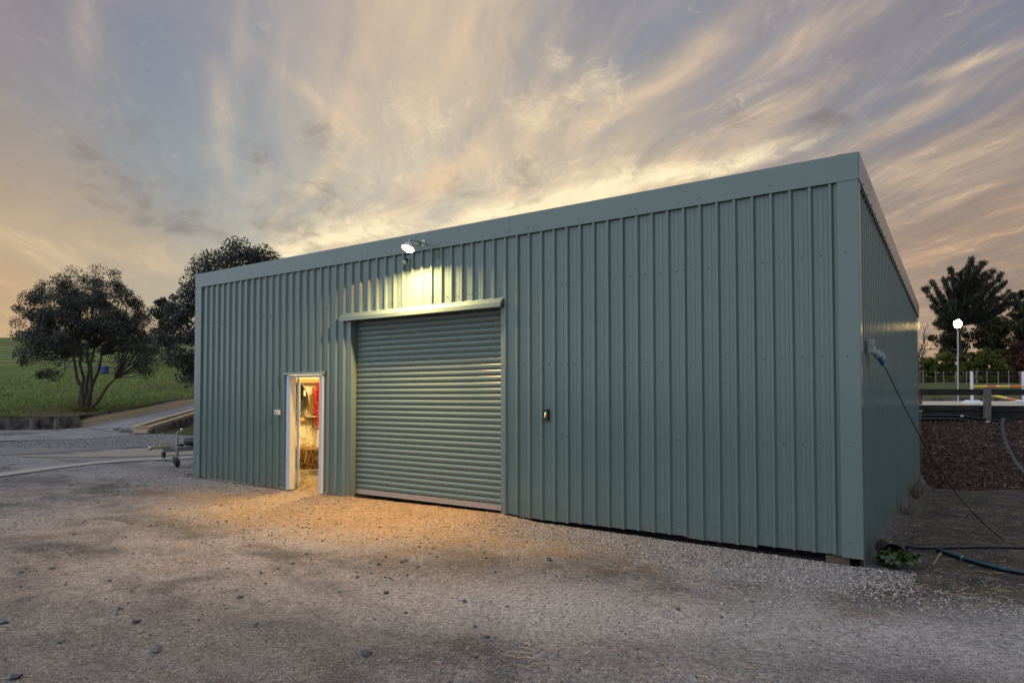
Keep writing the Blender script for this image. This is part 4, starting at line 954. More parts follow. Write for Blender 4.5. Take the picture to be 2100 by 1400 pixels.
# ---------------------------------------------------------------- vegetation
MAT['leaf_pohu'] = island_mat('leaf_grey_green', [(.026,.032,.026),(.040,.048,.039),(.054,.064,.052),(.033,.040,.030),(.072,.082,.070)], .45, spec=.5, tone_scale=.9, trans=.15)
MAT['leaf_pine'] = island_mat('leaf_pine', [(.018,.023,.017),(.030,.038,.026),(.045,.052,.034),(.024,.029,.02)], .6, tone_scale=.6, trans=.1)
MAT['leaf_mass'] = island_mat('leaf_mass', [(.032,.034,.02),(.055,.056,.032),(.078,.072,.042),(.042,.044,.025)], .6, tone_scale=.5, trans=.2)
MAT['leaf_hedge'] = island_mat('leaf_hedge', [(.045,.065,.014),(.08,.11,.02),(.12,.145,.028),(.19,.17,.045),(.06,.085,.018)], .5, tone_scale=.8, trans=.25)
MAT['leaf_red'] = island_mat('leaf_red', [(.06,.022,.018),(.11,.03,.025),(.05,.04,.02),(.14,.045,.035)], .5, tone_scale=.9, trans=.25)
MAT['leaf_pot'] = island_mat('leaf_pot', [(.010,.030,.008),(.02,.055,.012),(.04,.085,.02),(.012,.035,.01),(.14,.15,.03),(.025,.06,.014),(.20,.28,.16)], .35, spec=.6, trans=.15)
def leaves(P, size, up=.3, spike=False, seed=0, aspect=.5):
    """diamond leaves at points P"""
    r = np.random.default_rng(seed); n = len(P)
    t = r.normal(size=(n, 3)); t[:, 2] += up*(3 if spike else 1.2); t /= np.linalg.norm(t, axis=1)[:, None]
    s = np.cross(t, r.normal(size=(n, 3))); s /= np.linalg.norm(s, axis=1)[:, None]+1e-9
    l = size*r.uniform(.6, 1.4, n)[:, None]; w = l*aspect
    nrm = np.cross(t, s)
    V = np.stack([P-t*l/2, P+s*w/2+nrm*l*.08, P+t*l/2, P-s*w/2+nrm*l*.08], 1)
    return V.reshape(-1, 3), np.arange(n*4).reshape(-1, 4)
def limb(mb, a, b, r0, r1, seed, n=6, sag=.12, sides=6):
    r = np.random.default_rng(seed); a = np.array(a, float); b = np.array(b, float); L_ = np.linalg.norm(b-a); pts = []
    for k in np.linspace(0, 1, n):
        q = a+(b-a)*k; q[2] += sag*L_*math.sin(math.pi*k)*.5; q += np.clip(r.normal(size=3), -1.5, 1.5)*min(L_, 3)*.03*(0 < k < 1); pts.append(q)
    mb.tube(pts, list(np.linspace(r0, r1, n)), sides, True); return pts
def tree(name, label, base, clumps, cr, nleaf, lsize, leaf, bark='bark_trunk', trunk_r=.3, fork=None, up=.3, spike=False, seed=0, cat='tree', group=None, aspect=.5, limbs=True, flat=.8, stems=None):
    """clumps: crown clump centres in world space; limbs run from the fork to the clumps"""
    rt = empty(name, base, label, cat, group); r = np.random.default_rng(seed)
    base = np.array(base, float); clumps = np.array(clumps, float)
    fork = base+np.array([0, 0, 1.5]) if fork is None else np.array(fork, float)
    mb = MB()
    if stems is None: stems = [fork]
    for i, s in enumerate(stems):
        limb(mb, base-np.array([0, 0, .3])+r.normal(size=3)*[.08, .08, 0]*(len(stems) > 1), s, trunk_r*(1 if len(stems) == 1 else .62), trunk_r*(.62 if len(stems) == 1 else .26), seed+i, 6, .0, 9)
    if limbs:
        for i, c in enumerate(clumps):
            j = int(np.argmin([np.linalg.norm((c-s)*[1, 1, .6]) for s in stems])); s = stems[j]
            mid = s+(c-s)*r.uniform(.42, .62)+np.array([0, 0, -.1*np.linalg.norm(c-s)*r.uniform(0, 1)])
            rr = trunk_r*r.uniform(.09, .16)
            limb(mb, s, mid, rr*1.25, rr*.75, seed*7+i, 4, .05, 5); limb(mb, mid, c, rr*.75, rr*.2, seed*11+i, 4, .0, 5)
            for _ in range(2): limb(mb, mid+(c-mid)*r.uniform(.1, .7), c+np.clip(r.normal(size=3), -1, 1)*cr*.55, rr*.35, rr*.1, seed*13+i, 3, 0, 4)
    mb.build('trunk', MAT[bark], rt, True)
    k = r.integers(0, len(clumps), nleaf); rad = cr*r.uniform(.6, 1.25, len(clumps))
    off = r.normal(size=(nleaf, 3)); off *= (r.uniform(size=nleaf)**.45/np.linalg.norm(off, axis=1))[:, None]
    P_ = clumps[k]+off*rad[k][:, None]*[1, 1, flat]
    V, Fq = leaves(P_, lsize, up, spike, seed+5, aspect)
    link_mesh('crown', np_mesh('crown', V, Fq), MAT[leaf], rt)
    return rt
def dome(c, rx, ry, rz, n, seed, zmin=-.3, shell=.62):
    r = np.random.default_rng(seed); out = []
    while len(out) < n:
        v = r.normal(size=3); v /= np.linalg.norm(v)
        if v[2] < zmin: continue
        q = r.uniform(shell, 1.0); out.append(np.array(c)+(R_*v[0]*rx+np.array([W_[0], W_[1], 0])*v[1]*ry)*q+np.array([0, 0, v[2]*rz*q*(1 if v[2] > 0 else 1)]))
    return out
# spreading tree on the left lawn
D1 = 40.; tb = hill_pt(175, D1)
T = lambda x, y, dz=0: at(x, y, D1+dz)
cl = dome(T(180, 692), 4.0, 3.7, 3.75, 175, 51, .0, .55) + dome(T(178, 700), 4.2, 3.9, 1.4, 66, 52, -.75, .66)
cl += [T(x, y, z) for x, y, z in ((62,735,-.5),(48,742,.3),(38,725,.6),(55,715,0),(78,720,-1.2),(95,765,-1.5),(84,768,-1.2),(112,771,-1.4),(290,745,.5),(305,735,0),(318,720,1),(300,755,.8),(282,752,-.5),(322,700,.5),(40,690,.8),(36,660,1),(255,600,0),(285,625,.6),(300,650,.2),(120,572,0),(150,560,1),(200,556,0),(235,562,1),(270,700,0),(285,712,.5),(300,698,-.4),(312,714,.2),(295,732,.4),(276,732,-.3),(256,715,.4),(322,738,.2),(300,765,.5),(262,690,-.6),(240,700,.5),(60,688,.4),(76,704,-.3),(96,698,.3),(112,714,-.5),(130,704,.4),(82,728,.6),(100,735,0),(120,735,.5),(245,735,.3),(225,715,-.4))]
stems = [T(150, 728, .5), T(166, 716, -.4), T(180, 700, .4), T(194, 712, -.5), T(208, 728, .6), T(236, 776, -.2)]
tree('spreading_tree', 'broad dome-shaped dark tree with many fanning limbs on the lawn', tb, cl, .56, 70000, .108, 'leaf_pohu', trunk_r=.215, stems=stems, seed=53, aspect=.5, up=.2)
# dense tree behind the shed's left end
D2 = 33.
T = lambda x, y, dz=0: at(x, y, D2+dz)
r = np.random.default_rng(60)
cl = [T(x, y, z) for x, y, z in ((360,640,0),(350,700,.5),(372,620,.6),(385,600,0),(400,590,1),(365,670,-.5),(380,650,-.8),(395,630,0),(390,700,-.6),(375,730,-.4),(392,750,0),(400,680,-.7),(355,725,.2),(345,690,.8),(410,560,0),(430,545,.5),(420,580,0),(450,530,0),(470,522,.6),(495,512,0),(520,520,.5),(540,530,0),(560,538,.6),(480,545,0),(510,545,0),(440,565,.4),(545,548,.4),(398,770,.4),(385,765,.2),(425,620,.5),(450,600,.5),(500,580,.5),(540,580,.5),(470,640,.5),(520,640,.5),(430,690,.5),(470,700,.5))]
cl = [c+r.normal(size=3)*.12 for c in cl]
tree('dense_tree', 'dense dark tree rising behind the left end of the shed', hill_pt(470, 46)*0+np.array([*sd((470-PX0)/F*D2, D2)[:2], -.1]), cl, .74, 24000, .125, 'leaf_pohu', trunk_r=.30, fork=T(465, 720), seed=61, aspect=.5)
# more distant trees beside it
def far_tree(px0, py_top, py_bot, half, d, seed, label, leaf='leaf_mass', name='distant_tree', zbase=None, n=5200, ls=.3, cat='tree', grp=None, bark='bark_dark', up=.3, base_py=None, cr=.95, full=False):
    c = at(px0, (py_top+py_bot)/2, d); m = d/F
    cl = dome(c, half*m*.82, half*m*.7, (py_bot-py_top)/2*m*.88, 46, seed, -.98, .3)
    if full: cl = [*cl, *[np.array([*sd((px0+q-PX0)/F*d, d+w)[:2], zbase+.35]) for q in np.linspace(-half*.9, half*.9, 7) for w in (-.6, .6)]]
    b = sd((px0-PX0)/F*d, d, zbase)
    return tree(name, label, b, cl, cr*half*m*.30, n, ls, leaf, bark, trunk_r=.012*half*m+.09, fork=np.array([b[0], b[1], min(b[2]+1.5, c[2])]), seed=seed, cat=cat, group=grp, up=up)
far_tree(345, 588, 720, 42, 62, 71, 'hazy far tree between the spreading and the dense tree', 'leaf_mass', zbase=float(hill_z(345, 62)), n=5000, ls=.26)
# right-hand background
D3 = 64.; T = lambda x, y, dz=0: at(x, y, D3+dz)
pc = [(1897,594),(1904,590),(1914,582),(1922,598),(1938,575),(1948,570),(1950,552),(1960,585),(1965,562),(1978,552),(1992,538),(1990,560),(2000,550),(2012,548),(2018,540),(2014,565),(2030,570),(2034,556),(2048,575),(2052,562),(2044,592),(2056,584),(1918,620),(1930,612),(1945,600),(1962,605),(1975,590),(1990,585),(2005,580),(2020,590),(2032,600),(1925,635),(1940,628),(1958,625),(1975,612),(1992,608),(2010,610),(2028,618),(2045,612),(2062,612),(2074,606),(2068,620),(1935,640),(1960,640),(1985,635),(2005,635),(2050,628),(1950,655),(1975,655),(2000,655)]
r = np.random.default_rng(72)
cl = [T(x, y, r.normal()*1.2) for x, y in pc]
tips = [(1896,592),(1911,577),(1924,603),(1949,551),(1936,572),(1972,558),(1993,530),(2004,549),(2013,540),(2021,560),(2036,557),(2051,566),(2059,580),(2043,592),(2078,606),(2068,597),(1912,628),(1929,613),(2062,624),(1960,574),(1984,566),(2030,585),(1945,595),(2000,575),(1972,585),(2015,600),(1952,618),(2040,612),(2085,618)]
cl = []
for x, y in tips:
    o = T(1968+r.normal()*3, min(y+62+abs(x-1968)*.12, 668)); e = T(x, y, r.normal()*1.6)
    for k in np.linspace(.30, 1, 10):
        q = o+(e-o)*k; q[2] -= .55*math.sin(math.pi*k)*np.linalg.norm((e-o)[:2])*.16; cl.append(q)
cl = [c for c in cl]+[T(x, y, r.normal()) for x, y in ((1950,640),(1965,650),(1985,640),(2005,630),(1940,630),(1975,620),(1990,610))]
cl += [T(x, y, r.normal()) for x, y in pc]
ptr = tree('pine_tree', 'tall ragged dark pine with upswept tips behind the arena lamp', sd((1968-PX0)/F*D3, D3, 2.8), cl, .34, 26000, .42, 'leaf_pine', 'bark_dark', .28, T(1966, 668), .6, True, 73, aspect=.11, flat=.7)
far_tree(1948, 632, 775, 40, 66, 74, 'dark rounded tree under the left side of pine', 'leaf_mass', zbase=3., n=9500, ls=.26, full=True)
far_tree(2035, 628, 775, 52, 68, 75, 'brownish bushy tree right of the arena lamp', 'leaf_mass', zbase=3., n=10500, ls=.26, full=True)
far_tree(2112, 606, 775, 48, 66, 76, 'dark tree cut off by the right edge of the photo', 'leaf_mass', zbase=3., n=9500, ls=.26, full=True)
far_tree(2095, 585, 690, 30, 75, 79, 'small dark treetop rising beyond the right edge trees', 'leaf_pine', zbase=3., n=3000, ls=.34)
for i, (x, yt, yb, hf, lb) in enumerate(((1903,722,790,26,'green hedge shrub next to the shed wall edge'),(1938,706,788,28,'yellow-green hedge shrub left of the lamp pole'),(1985,712,788,24,'green hedge shrub right behind the lamp pole'),(2018,704,788,30,'tallest yellow-green hedge shrub right of lamp pole'),(2052,712,788,26,'green hedge shrub next to the red bush'))):
    far_tree(x, yt, yb, hf, 59, 80+i, lb, 'leaf_hedge', 'hedge_shrub', 2.8, 5200, .2, 'shrub', 'hedge shrubs behind the wire fence', up=.5, full=True)
far_tree(2086, 690, 789, 32, 58.5, 90, 'reddish-leaved bush at the right end of hedge', 'leaf_red', 'red_bush', 2.8, 5200, .2, 'shrub', up=.4, full=True)
# bare tree
bt = empty('bare_tree', sd((1884-PX0)/F*62, 62, 2.9), 'leafless grey tree peeping out past the shed corner', 'tree'); mb = MB()
r = np.random.default_rng(91); b0 = np.array(bt.location)
def twig(a, dv, l, rad, lev):
    e = a+dv*l; limb(mb, a, e, rad, rad*.55, int(r.integers(1e6)), 4, 0, 5)
    if lev:
        for _ in range(4):
            nd = dv+r.normal(size=3)*.5; nd[2] += .15; nd /= np.linalg.norm(nd); twig(a+dv*l*r.uniform(.35, 1), nd, l*r.uniform(.45, .75), rad*.5, lev-1)
twig(b0, np.array([0., 0, 1]), 2.6, .14, 4); mb.build('trunk', simple('bare_bark', (.09, .075, .065), .9), bt)
# grass tufts along the top of the bank and lawn
r = np.random.default_rng(92); n = 9000; px = r.uniform(-60, 420, n); dd = np.array([hill_start(q) for q in px])+r.uniform(0, 1, n)**2.2*22
P_ = np.array([hill_pt(a, b) for a, b in zip(px, dd)]); pc2 = at(130, 842, 36.6); P_ = P_[np.linalg.norm((P_-pc2)[:, :2], axis=1)+r.normal(size=n)*.6 > 2.6]; n = len(P_); t = r.normal(size=(n, 3))*[.5, .5, 0]+[0, 0, 1]; s = np.cross(t, r.normal(size=(n, 3))); s /= np.linalg.norm(s, axis=1)[:, None]; l = r.uniform(.06, .2, n)[:, None]
V_ = np.stack([P_-s*.03, P_+s*.03, P_+t*l], 1); 
MAT['blades'] = island_mat('grass_blades', [(.07,.125,.024),(.115,.175,.036),(.175,.205,.06),(.22,.205,.10),(.08,.145,.03)], .6, trans=.3)
tag(link_mesh('lawn_grass', np_mesh('lawn_grass', V_.reshape(-1, 3), np.arange(n*3).reshape(-1, 3)), MAT['blades']), kind='stuff')
# skirt of growth round the tree foot
r = np.random.default_rng(93); n = 900; a = r.uniform(0, 6.28, n); q = np.abs(r.normal(size=n))*.45
P_ = np.stack([tb[0]+q*np.cos(a), tb[1]+q*np.sin(a), tb[2]+r.uniform(0, .25, n)], 1); V_, F_ = leaves(P_, .18, .6, False, 94, .3)
tag(link_mesh('foot_weeds', np_mesh('foot_weeds', V_, F_), MAT['blades']), 'rank green weeds round the foot of spreading tree', 'weeds')

# ---------------------------------------------------------------- left background objects
def wallrun(name, label, pts_top, hgt, m, posts, th=.10, cat='retaining wall', post_m=None, boards=3):
    """timber retaining wall along a polyline of top points"""
    o = empty(name, pts_top[0]-np.array([0, 0, hgt]), label, cat)
    for b in range(boards):
        mb = MB()
        for p, q in zip(pts_top, pts_top[1:]):
            z = -hgt/boards*(b+.5); mb.bar(p+[0, 0, z], q+[0, 0, z], th, hgt/boards-.012)
        mb.build('board', m, o)
    for p in posts: MB().bar(p+[0, 0, .0], p-[0, 0, hgt+.15], .16, .16, (1, 0, 0)).build('post', post_m or m, o)
    return o
rw = [np.array([*gp(x, y, -.05)[:2], .56]) for x, y in ((-420, 890), (0, 881.5), (80, 880.5), (163, 878))]
n_ = -np.array([W_[0], W_[1], 0])*.14
pp = [np.array([*gp(x, 881, -.05)[:2], .54])+n_ for x in (-60, 22, 70, 120)]
wallrun('retaining_wall', 'weathered dark timber retaining wall below the lawn', rw, .62, MAT['old_timber'], pp, post_m=MAT['post_timber'])
def planter(name, label, a, b, across, h=.24, w=.7):
    """open timber trough edging the ramp; a,b run of the outer face (ramp side), across = unit offset"""
    o = empty(name, a, label, 'planter'); a = np.array(a, float); b = np.array(b, float); c = np.array(across, float)*w
    up = np.array([0, 0, h/2])
    def side(p, q, nm='side_board'):
        MB().bar(p+up, q+up, .045, h-.004).build(nm, MAT['pine_new'], o); MB().bar(p+2*up+[0, 0, .02], q+2*up+[0, 0, .02], .14, .04).build('cap_rail', MAT['pine_new'], o)
    side(a, b); side(a+c, b+c); side(a+c*.04, a+c*.96, 'end_board'); side(b+c*.04, b+c*.96, 'end_board')
    MB().bar(a+c*.5+[0, 0, h*.55], b+c*.5+[0, 0, h*.55], w*.9, .02).build('soil', simple('planter_soil', (.05, .035, .025), .95, var=.4, scale=8), o); return o
away = np.array([W_[0], W_[1], 0])
tF = (F1-F0)/np.linalg.norm(F1-F0); tN = (N1-N0)/np.linalg.norm(N1-N0)
aF = np.cross([0, 0, 1], tF); aF /= np.linalg.norm(aF); aN = -np.cross([0, 0, 1], tN); aN /= np.linalg.norm(aN)
planter('timber_planter', 'new pine trough along the far edge of concrete ramp', F0+tF*.1+[0, 0, -.02], F0+(F1-F0)*.985+[0, 0, .0], aF, .24, .75)
planter('timber_planter', 'new pine trough along the near edge of concrete ramp', N0+tN*.1+[0, 0, .02], N0+(N1-N0)*1.3+[0, 0, .02], aN, .27, .62)
b0 = N0+aN*.72; b1 = N0+(N1-N0)*1.3+aN*.72
wallrun('ramp_wall', 'dark mossy timber wall holding up the near ramp edge', [b0+[0, 0, .22], b0+(b1-b0)*.5+[0, 0, .22], b1+[0, 0, .22]], .62, MAT['old_timber'], [b0+(b1-b0)*k+aN*.12+[0, 0, .2] for k in (.03, .33, .62, .9)], post_m=MAT['old_timber'])
c0 = F0+aF*.95; c1 = F0+(F1-F0)*.985+aF*.95
wallrun('lawn_edging', 'low dark timber edging between lawn and far trough', [c0+[0, 0, .45], c1+[0, 0, .42]], .5, MAT['old_timber'], [], boards=2, cat='edging')
for i, (x, y, s) in enumerate(((243,884,.22),(252,887,.25),(262,886,.22),(269,888,.18),(236,883,.16),(255,881,.18))):
    o = rock(x, y, s, 'grey boulder heaped at the foot of near ramp trough', 'rock_pale' if i % 3 else 'rock', 130+i, 'boulders heaped by the ramp')
for i, (x, y, s) in enumerate(((134,877,.16),(143,876,.18),(150,875,.15),(158,874,.15))):
    rock(x, y, s, 'small grey stone at the foot of far ramp trough', 'rock_pale', 140+i, 'stones by the far trough', flat=.5)
# tape fence across the lawn
tf = empty('tape_fence', hill_pt(-80, 66), 'sagging white electric tape fence at the far left of lawn', 'fence')
wt = simple('white_tape', (.42, .42, .41), .6)
for k, (ya, yb) in enumerate(((708,722),(715,726),(726,732),(731,735),(739,740),(747,745))):
    d = 60; MB().tube([at(-150, ya-14, d), at(-60, ya-6, d), at(0, ya+1, d), at(60, yb, d), at(140, yb+2, d)], .016, 5).build('tape', wt, tf)
for px in (-60, 45, 150): q = hill_pt(px, 60); MB().bar(q-[0, 0, .2], q+[0, 0, 1.6], .07, .07, (1, 0, 0)).build('post', MAT['post_timber'], tf)
rf = empty('rail_fence', hill_pt(180, 58), 'old grey post and rail fence seen through the spreading tree', 'fence')
for dz in (.45, .95): 
    for a, b in ((132, 165), (165, 200), (200, 245)): MB().bar(hill_pt(a, 58)+[0, 0, dz], hill_pt(b, 58)+[0, 0, dz], .05, .13).build('rail', MAT['post_timber'], rf)
for a in (132, 165, 200, 245): MB().bar(hill_pt(a, 58)-[0, 0, .2], hill_pt(a, 58)+[0, 0, 1.15], .12, .12, (1, 0, 0)).build('post', MAT['post_timber'], rf)
rf2 = empty('rail_fence', hill_pt(320, 72), 'pale rail fence between the two dark trees on the slope', 'fence')
for dz in (.7, 1.2): MB().bar(hill_pt(296, 72)+[0, 0, dz], hill_pt(400, 72)+[0, 0, dz], .05, .10).build('rail', simple('pale_rail', (.3, .3, .29), .7), rf2)
for a in (296, 345, 400): MB().bar(hill_pt(a, 72)-[0, 0, .2], hill_pt(a, 72)+[0, 0, 1.35], .1, .1, (1, 0, 0)).build('post', MAT['post_timber'], rf2)
q = hill_pt(215, 57.5); bb = empty('blue_barrel', q, 'blue plastic barrel by the rail fence under the tree', 'barrel')
MB().lathe([(0, 0), (.26, 0), (.29, .08), (.30, .3), (.28, .32), (.30, .35), (.30, .6), (.27, .68), (0, .68)], q, 20).build('barrel_body', simple('barrel_blue', (.012, .07, .20), .5), bb, True)
MB().lathe([(0, .70), (.12, .70), (.12, .68)], q, 14).build('lid', MAT['blue_plastic'], bb)

# trailer: the drawbar end shows past the shed corner
t0 = np.array([-14.746, .905, -.035]); ty = np.array([.16, .987, 0]); tx = np.array([.987, -.16, 0])
tl = empty('trailer', t0, 'galvanised trailer drawbar with jockey wheel parked beside the shed', 'trailer')
def tp(a, b, z): return t0+ty*a+tx*b+np.array([0, 0, z])
MB().bar(tp(-.30, 0, .41), tp(3.2, 0, .43), .075, .10).build('drawbar', MAT['galv'], tl, bevel=.006)
cp = MB().bar(tp(-.52, 0, .485), tp(-.10, 0, .475), .085, .07).build('coupling', simple('zinc_cream', (.42, .36, .26), .4, .4, var=.2), tl, bevel=.012)
MB().tube([tp(-.36, 0, .52), tp(-.34, 0, .60), tp(-.20, 0, .595), tp(-.16, 0, .53)], .014, 8).build('handle', MAT['alu'], cp)
MB().lathe([(0, -.05), (.035, -.045), (.055, 0), (.035, .045), (0, .05)], tp(-.56, 0, .475), 14).build('ball_socket', MAT['alu'], cp, True)
jw = MB().cyl(tp(0, .07, .16), tp(0, .07, .80), .028, 14); jw.cyl(tp(0, .07, .40), tp(0, .07, .47), .042, 14); jw = jw.build('jockey_stand', MAT['galv'], tl)
MB().tube([tp(0, .07, .80), tp(0, .07, .83), tp(.10, .07, .85)], .01, 8).build('crank', MAT['galv'], jw)
MB().lathe([(0, -.03), (.025, -.03), (.03, 0), (.025, .04), (0, .04)], tp(.10, .07, .88), 12).build('knob', MAT['white_plastic'], jw, True)
MB().bar(tp(-.06, .07, .24), tp(.06, .07, .24), .10, .02).bar(tp(-.055, .07, .25), tp(-.04, .07, .08), .02, .10).build('fork', MAT['galv'], jw)
wp = tp(.02, .07, .10); Mw = Matrix.Translation(wp) @ Matrix.Rotation(math.atan2(tx[1], tx[0])+R(50), 4, 'Z')
w_ = MB().lathe([(.03, -.03), (.085, -.035), (.105, -.02), (.108, 0), (.105, .02), (.085, .035), (.03, .03)], (0, 0, 0), 20, 'x'); w_.v = [tuple(Mw @ Vector(v)) for v in w_.v]; w_.build('jockey_tyre', MAT['rubber'], tl, True)
MB().bar(tp(-.28, .02, .36), tp(-.28, .02, .24), .05, .10, (1, 0, 0)).build('plug_socket', MAT['black_plastic'], tl)
MB().tube([tp(-.28, .02, .25), tp(-.22, .03, .15), tp(-.08, .04, .13), tp(.0, .05, .2), tp(.05, .05, .33)], .010, 6).build('wiring', MAT['black_plastic'], tl, True)
MB().bar(tp(.05, .0, .51), tp(.17, .0, .51), .12, .05).build('winch_block', MAT['black_plastic'], tl, bevel=.01)
MB().lathe([(.15, 0), (.24, -.002), (.285, .03), (.30, .09), (.285, .15), (.24, .182), (.15, .18), (.14, .09), (.15, 0)], tp(.50, -.02, .49), 30).build('spare_tyre', MAT['rubber'], tl, True)
MB().bar(tp(.30, -.02, .482), tp(.9, -.02, .482), .3, .014).build('spare_mount', MAT['galv'], tl)
MB().bar(tp(3.2, 0, .62), tp(5.2, 0, .62), 1.2, .36).build('tray', MAT['galv'], tl)
for sx in (-.72, .72):
    c = tp(4.2, sx, .30); Mw = Matrix.Translation(c) @ Matrix.Rotation(math.atan2(tx[1], tx[0]), 4, 'Z'); w_ = MB().lathe([(.0, -.07), (.16, -.08), (.27, -.08), (.30, -.05), (.30, .05), (.27, .08), (.16, .08), (0, .07)], (0, 0, 0), 24, 'x'); w_.v = [tuple(Mw @ Vector(v)) for v in w_.v]; w_.build('wheel', MAT['rubber'], tl, True)

# ---------------------------------------------------------------- right background objects
DB = 18.9
def Rb(px, py, d=DB): return at(px, py, d)
af = empty('arena_fence', Rb(2025, 860), 'black-stained timber rail fence and boards edging the riding arena', 'fence')
def hb(y0, y1, x0, x1, d, name, m, th=.05, tilt=0.):
    a = (Rb(x0, y0, d)+Rb(x0, y1, d))/2; b = (Rb(x1, y0+tilt, d)+Rb(x1, y1+tilt, d))/2; h = (y1-y0)/F*d
    return MB().bar(a, b, th, h).build(name, m, af)
hb(797.5, 810, 1700, 2480, DB, 'top_rail', MAT['black_timber'], .055, .4)
hb(829.2, 841.2, 1700, 2015.5, DB, 'board', MAT['black_timber'], .05, 1.5); hb(831.3, 844.0, 2033, 2480, DB, 'board', MAT['black_timber'], .05, 2.5)
hb(842.6, 856.0, 1700, 2015.5, DB+.01, 'board', MAT['black_timber'], .05, 2.0); hb(845.6, 857.0, 2033, 2480, DB+.01, 'board', MAT['black_timber'], .05, 2.5)
hb(856.6, 870, 1700, 2480, DB+.02, 'board', MAT['black_timber'], .05, 3)
for px in (1740, 2024.5, 2310):
    a = Rb(px, 798.5, DB-.12); b = Rb(px, 862, DB-.12); MB().tube([b, a], .098, 12).build('post', MAT['post_timber'], af)
MB().bar(Rb(1885.5, 809.8, DB+.12), Rb(1885.5, 829, DB+.12), .14, .14, (1, 0, 0)).build('orange_post', MAT['orange_timber'], af)
# far arena edging
fe = empty('arena_edging', sd(20, 46.6, AZ), 'low grey timber edging along the far side of the arena', 'edging')
for k in range(4): MB().bar(sd(12+k*9, 46.7, AZ+.10+.02*(k % 2)), sd(12+k*9+8.9, 46.7, AZ+.10+.02*(k % 2)), .06, .24).build('board', MAT['old_timber'], fe)
# lamp on its pole
DL = 45.5; q = at(1964.5, 824, DL); lp = empty('arena_lamp', q, 'lit floodlight on a tall thin pole across the arena', 'lamp post')
MB().tube([at(1964.5, 823, DL)-[0, 0, .1], at(1964.5, 676, DL)], [.055, .045], 10).build('pole', MAT['galv'], lp)
c = at(1964, 664, DL-.2); tow = -np.array([W_[0], W_[1], .12]); tow /= np.linalg.norm(tow); rr_ = R_; uu = np.cross(tow, rr_)
def obox(c, w, h, d0, d1): return [c+rr_*i*w/2+uu*j*h/2+tow*q for q in (d0, d1) for i, j in ((-1,-1),(1,-1),(1,1),(-1,1))], [(0,3,2,1),(4,5,6,7),(0,1,5,4),(1,2,6,5),(2,3,7,6),(3,0,4,7)]
lathe_on(c, tow, [(0, -.26), (.12, -.25), (.28, -.08), (.31, .02), (.285, .02), (.28, -.01), (0, -.01)]).build('lamp_housing', MAT['galv'], lp, True)
lathe_on(c, tow, [(.279, .0), (.1, .012), (0, .014)]).build('lamp_glass', emis('arena_lamp_glass', (1., .66, .26), 240), lp)
MB().bar(at(1964.5, 677, DL), c-tow*.1, .05, .05).build('arm', MAT['galv'], lp)
# jump: white wing stand, striped poles
wht = simple('jump_white', (.62, .64, .70), .4, var=.06); yel = simple('jump_yellow', (.62, .50, .05), .45, var=.08); org = simple('jump_orange', (.62, .17, .05), .45, var=.08)
DJ = 33.
def stand(px, label, d, grp='white jump stands in the arena'):
    b = sd((px-PX0)/F*d, d, AZ); o = empty('jump_stand', b, label, 'jump stand', grp); ry = R_; m = d/F
    MB().bar(b+[0, 0, .1], b+[0, 0, 1.60], .135, .135, (1, 0, 0)).build('upright', wht, o, bevel=.01)
    a = away*.30; w0, w1 = .42, .26
    vs = [b+ry*i*w0+a*j for i, j in ((-1,-1),(1,-1),(1,1),(-1,1))]+[b+ry*i*w1+a*j*.5+[0, 0, .17] for i, j in ((-1,-1),(1,-1),(1,1),(-1,1))]
    MB().add(vs, [(0,3,2,1),(4,5,6,7),(0,1,5,4),(1,2,6,5),(2,3,7,6),(3,0,4,7)]).build('foot', wht, o, bevel=.02)
    MB().bar(b+ry*.10+[0, 0, .62], b+ry*.10+[0, 0, .70], .09, .10, (1, 0, 0)).build('cup', wht, o); return o
stand(1993, 'white jump stand with a broad foot beyond the fence post', DJ); stand(2099, 'white jump stand at the right edge of the photo', DJ+.3)
def striped(a, b, label, segs):
    a = np.array(a); b = np.array(b); o = empty('jump_pole', a, label, 'jump pole', 'striped jump poles'); k0 = 0
    for f, mt, nm in segs: MB().cyl(a+(b-a)*k0, a+(b-a)*f, .062, 14).build(nm, mt, o); k0 = f
    return o
seg = [(.20, yel, 'yellow_band'), (.225, wht, 'white_band'), (.40, org, 'orange_band'), (.425, wht, 'white_band'), (.60, yel, 'yellow_band'), (.625, wht, 'white_band'), (.84, org, 'orange_band'), (.865, wht, 'white_band'), (1., yel, 'yellow_band')]
striped(at(1996.5, 792, DJ), at(2112, 791.6, DJ), 'yellow and orange striped jump pole resting level on the stands', seg)
striped(at(2020, 807, DJ+3.5), at(2128, 829, DJ-.8), 'yellow and orange striped jump pole sloping down behind the fence', [(.15, org, 'orange_band'), (.18, wht, 'white_band'), (.42, yel, 'yellow_band'), (.46, wht, 'white_band'), (.66, org, 'orange_band'), (.69, wht, 'white_band'), (1., yel, 'yellow_band')])
tb_ = empty('jump_block', at(2090, 825, 30), 'low white jump block on the sand at right edge', 'jump block')
bq = sd((2088-PX0)/F*30, 30, AZ); MB().bar(bq-R_*.30+[0, 0, .10], bq+R_*.55+[0, 0, .10], .2, .10).build('block', wht, tb_, bevel=.01)
for k in (-.1, .22): MB().cyl(bq+R_*k-away*.101+[0, 0, .10], bq+R_*k-away*.115+[0, 0, .10], .02, 10).build('hole_plug', simple('maroon', (.12, .02, .04), .6), tb_)
